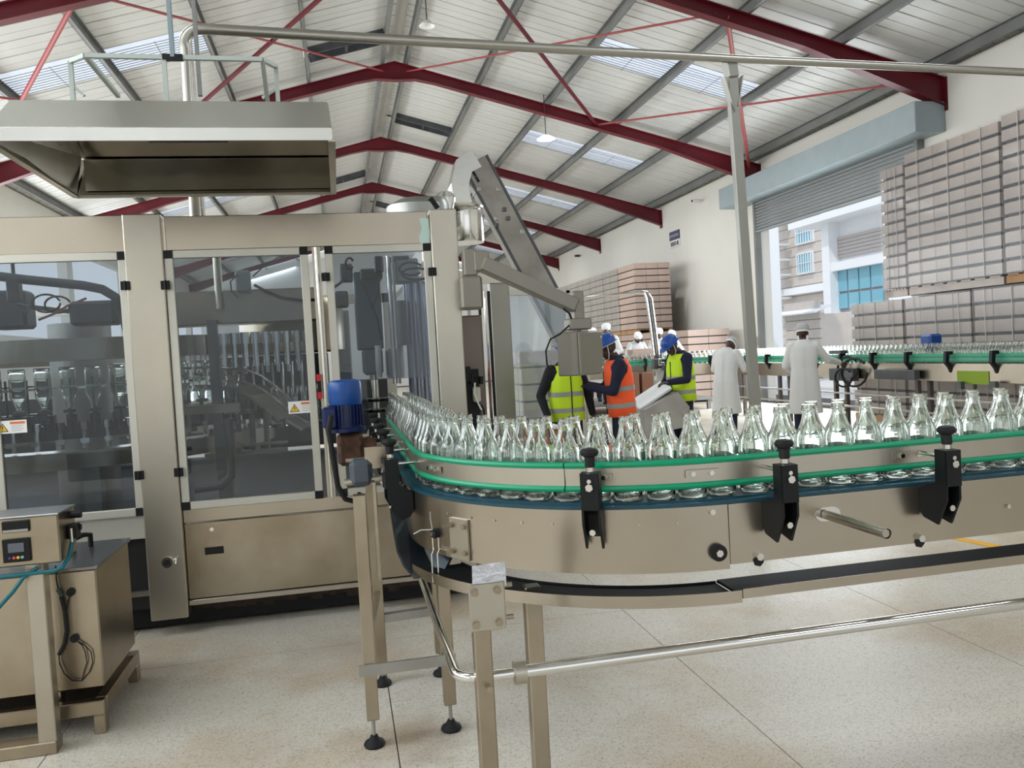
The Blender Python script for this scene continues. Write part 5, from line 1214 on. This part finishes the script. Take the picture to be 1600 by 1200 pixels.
def man(label, loc, rz, lean=0, headp=0, heady=0, arms=None, outfit='coat', vest=None, head='cap', height=1.74, legs=True, group=None, bend=0, face='front', show_legs=True, upper=None):
    k = height/1.74
    root = thing('person', label, 'person', loc, rz, group); root.scale = (k, k, k)
    hip = V((0, 0, .93)); Rl = M.Rotation(-lean, 3, 'X')   # lean forwards (+Y)
    def T(x, y, z): return hip+Rl @ V((x, y, z-.93))
    chest = T(0, 0, 1.30); nk = T(0, .01, 1.47); Rh = Rl @ M.Rotation(heady, 3, 'Z') @ M.Rotation(-headp, 3, 'X')
    hc = nk+Rh @ V((0, .025, .135))
    sh = {s: T(.185*s, 0, 1.415) for s in (-1, 1)}
    A = {}
    for s in (-1, 1):
        e, h = (arms or {}).get(s, (None, None))
        e = V(e) if e else T(.25*s, -.02, 1.12); h = V(h) if h else T(.27*s, .08, .87)
        A[s] = (e, h)
    # body: one continuous surface
    b = MB(); caps(b, (T(0, 0, .95), T(0, 0, 1.12), T(0, 0, 1.32), nk), [.12, .11, .12, .052])
    b.rings([(nk-Rh @ V((0, 0, .03)), .055, .058, Rh), (nk+Rh @ V((0, .01, .06)), .052, .056, Rh)], 14)
    b.ell(hc+Rh @ V((0, -.012, .028)), (.074, .094, .092), Rh, 20, 14)      # cranium
    b.ell(hc+Rh @ V((0, .030, -.045)), (.056, .060, .068), Rh, 18, 12)      # jaw
    b.ell(hc+Rh @ V((0, .062, -.088)), (.028, .022, .020), Rh, 10, 8)       # chin
    b.ell(hc+Rh @ V((0, .093, -.022)), (.017, .020, .026), Rh, 10, 8)      # nose
    b.ell(hc+Rh @ V((0, .080, .018)), (.050, .014, .012), Rh, 10, 8)       # brow
    b.ell(hc+Rh @ V((0, .082, -.060)), (.027, .013, .012), Rh, 10, 8)     # lips
    for s in (-1, 1):
        b.ell(hc+Rh @ V((.075*s, -.002, -.01)), (.012, .024, .034), Rh, 10, 8)   # ears
        e, h = A[s]; wr0 = h; caps(b, (sh[s]-Rl @ V((.03*s, 0, .02)), e, wr0), [.036, .034, .026])
        d = (h-e).normalized(); hand(b, wr0, d, V((0, 0, -1)) if abs(d.z) < .7 else V((-s, 0, 0)), 1.0, .7, s)
        caps(b, (V((.09*s, 0, .9)), V((.10*s, .02, .50)), V((.10*s, -.01, .09))), [.085, .055, .038])
        caps(b, (V((.10*s, -.01, .07)), V((.11*s, .12, .04))), [.035, .03])
    body = remesh(b.build('body', skin, root), .0085)
    for s in (-1, 1):
        ee = MB(); ee.ell(hc+Rh @ V((.030*s, .082, .002)), (.012, .008, .008), Rh, 10, 8); ee.build('eye', mat('eye_white', (.6, .58, .55), .3), body, True)
        ee = MB(); ee.ell(hc+Rh @ V((.030*s, .0885, .002)), (.0055, .003, .0055), Rh, 8, 6); ee.build('iris', inkm, body, True)
    # trousers
    tm = navy if outfit != 'black' else blackc
    if show_legs:
        t = MB(); t.rings([(T(0, 0, 1.02), .165, .12, None), (V((0, 0, .92)), .175, .125, None), (V((0, 0, .84)), .17, .12, None)], 18)
        for s in (-1, 1): caps(t, (V((.088*s, 0, .86)), V((.10*s, .02, .50)), V((.10*s, 0, .12))), [.095, .078, .068], 14)
        remesh(t.build('trousers', tm, root), .014, 3)
        for s in (-1, 1):
            f = MB(); f.rings([(V((.105*s, .04, .0)), .048, .13, None), (V((.105*s, .04, .04)), .047, .13, None), (V((.105*s, .02, .075)), .040, .09, None), (V((.105*s, -.01, .12)), .045, .05, None)], 16)
            f.build('boot', blackc, root, True)
    um = {'coat': coat, 'navy': navy, 'black': blackc}[outfit]
    u = MB()
    if outfit == 'coat':
        hem = .40
        u.rings([(V((0, 0, hem)), .245, .19, None), (V((0, 0, .65)), .225, .17, None), (V((0, 0, .92)), .205, .15, None), (T(0, 0, 1.08), .185, .135, Rl), (T(0, 0, 1.25), .20, .14, Rl), (T(0, 0, 1.38), .195, .125, Rl), (T(0, 0, 1.46), .11, .09, Rl), (T(0, 0.0, 1.50), .075, .075, Rl)], 24)
    else:
        u.rings([(T(0, 0, .90), .175, .125, Rl), (T(0, 0, 1.08), .168, .125, Rl), (T(0, 0, 1.25), .19, .135, Rl), (T(0, 0, 1.38), .19, .12, Rl), (T(0, 0, 1.46), .11, .09, Rl), (T(0, 0, 1.50), .07, .072, Rl)], 24)
    for s in (-1, 1):
        e, h = A[s]; caps(u, (sh[s]-Rl @ V((.02*s, 0, .015)), e, h-(h-e).normalized()*.01), [.078, .058, .046] if outfit == 'coat' else [.072, .052, .042], 14)
    remesh(u.build('coat' if outfit == 'coat' else 'jacket', um, root), .012, 4)
    if outfit == 'coat':
        sm1 = MB(); sm1.tube([T(0, -.150, 1.40), T(0, -.152, 1.1), V((0, -.165, .9)), V((0, -.188, .62)), V((0, -.20, .42))], .004, 5); sm1.build('back_seam', coat, root)
    if vest:
        v = MB()
        rr = [(T(0, 0, .84), .205, .155, Rl), (T(0, 0, 1.00), .198, .155, Rl), (T(0, 0, 1.15), .198, .158, Rl), (T(0, 0, 1.27), .192, .158, Rl), (T(0, 0, 1.37), .165, .148, Rl), (T(0, 0, 1.455), .130, .110, Rl)]
        vv = v.rings(rr, 24, cap=False).build('vest', vest, root, True)
        sol = vv.modifiers.new('s', 'SOLIDIFY'); sol.thickness = .008
        for (z, a, b_) in ((.935, .2035, .160), (1.115, .2015, .162)):
            r_ = MB(); r_.rings([(T(0, 0, z), a+.001, b_+.001, Rl), (T(0, 0, z+.05), a, b_+.001, Rl)], 24, cap=False); r_.build('reflective_band', refl, vv, True)
        z_ = MB(); z_.tube([T(0, .158, .85), T(0, .163, 1.15), T(0, .155, 1.36)], .006, 6); z_.build('vest_opening', blackc, vv)
    # head wear
    if head == 'hat':
        h_ = MB(); h_.rings([(hc+Rh @ V((0, .0, .045)), .118, .140, Rh), (hc+Rh @ V((0, .0, .055)), .100, .122, Rh), (hc+Rh @ V((0, -.005, .10)), .094, .114, Rh), (hc+Rh @ V((0, -.008, .14)), .070, .088, Rh), (hc+Rh @ V((0, -.01, .158)), .03, .04, Rh)], 24)
        h_.rings([(hc+Rh @ V((0, .10, .045)), .075, .085, Rh), (hc+Rh @ V((0, .10, .052)), .073, .083, Rh)], 16)
        hh_ = h_.build('hard_hat', hatb, root, True)
        MB().tube([hc+Rh @ V((-.085, .01, .05)), hc+Rh @ V((-.072, .03, -.05)), hc+Rh @ V((-.02, .05, -.118)), hc+Rh @ V((.02, .05, -.118)), hc+Rh @ V((.072, .03, -.05)), hc+Rh @ V((.085, .01, .05))], .006, 6).build('chin_strap', whitep, hh_, True)
        MB().rings([(hc+Rh @ V((0, -.005, .030)), .080, .102, Rh), (hc+Rh @ V((0, -.005, .048)), .083, .105, Rh)], 20, cap=False).build('head_band', whitep, hh_, True)
    else:
        cm = capw if head == 'cap' else net
        h_ = MB(); h_.rings([(hc+Rh @ V((0, -.02, .015)), .083, .096, Rh), (hc+Rh @ V((0, -.018, .04)), .094, .112, Rh), (hc+Rh @ V((0, -.02, .085)), .098, .116, Rh), (hc+Rh @ V((0, -.02, .125)), .080, .095, Rh), (hc+Rh @ V((0, -.02, .145)), .035, .045, Rh)], 22)
        hh_ = h_.build('head_cover', cm, root, True)
        MB().rings([(hc+Rh @ V((0, -.022, .006)), .084, .098, Rh), (hc+Rh @ V((0, -.018, .030)), .090, .108, Rh)], 20, cap=False).build('cover_band', whitep, hh_, True)
    return root
def spot(px, Y): p = at(px, 540, Y); return (p.x, p.y, 0)
LT = PI/2     # facing -X
a_ = spot(880, 8.7)
man('man in lime reflective vest standing behind the hanging operator box', a_, PI+.15, 0, .25, 0, {-1: ((-.27, .00, 1.14), (-.27, .10, .90)), 1: ((.29, -.04, 1.13), (.26, .08, .90))}, 'black', lime, 'hat', 1.70)
a_ = spot(966, 8.6)
man('man in orange reflective vest and navy overalls reaching left, beside the operator box', a_, LT-.15, .06, .35, .1, {1: ((.26, .12, 1.13), (.16, .38, 1.20)), -1: ((-.26, .12, 1.12), (-.05, .38, 1.18))}, 'navy', orange, 'hat', 1.74)
a_ = spot(1062, 10.2)
man('man in blue hard hat and lime vest looking down at the sloping chute', a_, LT+.25, .03, .65, .0, {1: ((.26, .04, 1.12), (.24, .22, .93)), -1: ((-.25, .10, 1.12), (-.22, .38, 1.10))}, 'navy', lime, 'hat', 1.74)
a_ = spot(1131, 12.6)
man('white-coated worker bending over the far bottle line, left of the support pole', a_, -.85, .22, .75, -.15, {1: ((.28, .14, 1.12), (.30, .42, 1.10)), -1: ((-.24, .12, 1.13), (-.10, .42, 1.12))}, 'coat', None, 'net', 1.72)
a_ = spot(1255, 11.5)
man('white-coated worker seen from behind reaching right to the far bottle line', a_, -.50, .04, .15, 0, {1: ((.34, .10, 1.18), (.52, .38, 1.12)), -1: ((-.26, .05, 1.12), (-.18, .26, 1.02))}, 'coat', None, 'net', 1.79)
for (px, Y, z, rz, ln, hp_, h, lab, leg_) in (
    (992, 18.9, .28, PI, .25, .35, 1.66, 'white-capped worker leaning over the open carton box'),
    (950, 17.6, .28, PI-.5, .10, .15, 1.78, 'white-capped worker standing tallest behind the orange-vested man'),
    (926, 19.3, .28, PI-.2, .05, .3, 1.70, 'white-capped worker mostly hidden above the operator box'),
    (1030, 18.8, .28, PI-.3, .10, .2, 1.70, 'white-hooded worker with head turned, right of the bent pipes'),
    (1047, 19.8, .28, PI, .10, .4, 1.62, 'white-capped worker hidden behind the right blue hard hat')) if False else [(a+(1,)) for a in (
    (992, 18.9, .28, PI, .25, .35, 1.66, 'white-capped worker leaning over the open carton box'),
    (950, 18.2, .28, PI-.5, .10, .15, 1.86, 'white-capped worker standing tallest behind the orange-vested man'),
    (926, 19.3, .28, PI-.2, .05, .3, 1.80, 'white-capped worker mostly hidden above the operator box'),
    (1030, 18.8, .28, PI-.3, .10, .2, 1.70, 'white-hooded worker with head turned, right of the bent pipes'),
    (1047, 19.8, .28, PI, .10, .4, 1.66, 'white-capped worker hidden behind the right blue hard hat'))]:
    p = spot(px, Y); man(lab, (p[0], p[1], z), rz, ln, hp_, 0, {1: ((.30, .18, 1.13), (.12, .36, 1.02)), -1: ((-.30, .18, 1.13), (-.12, .36, 1.02))}, 'coat', None, 'cap', h)
for o in list(bpy.data.objects):
    if '_off' in o.keys(): del o['_off']
# top-level structure names keep no label
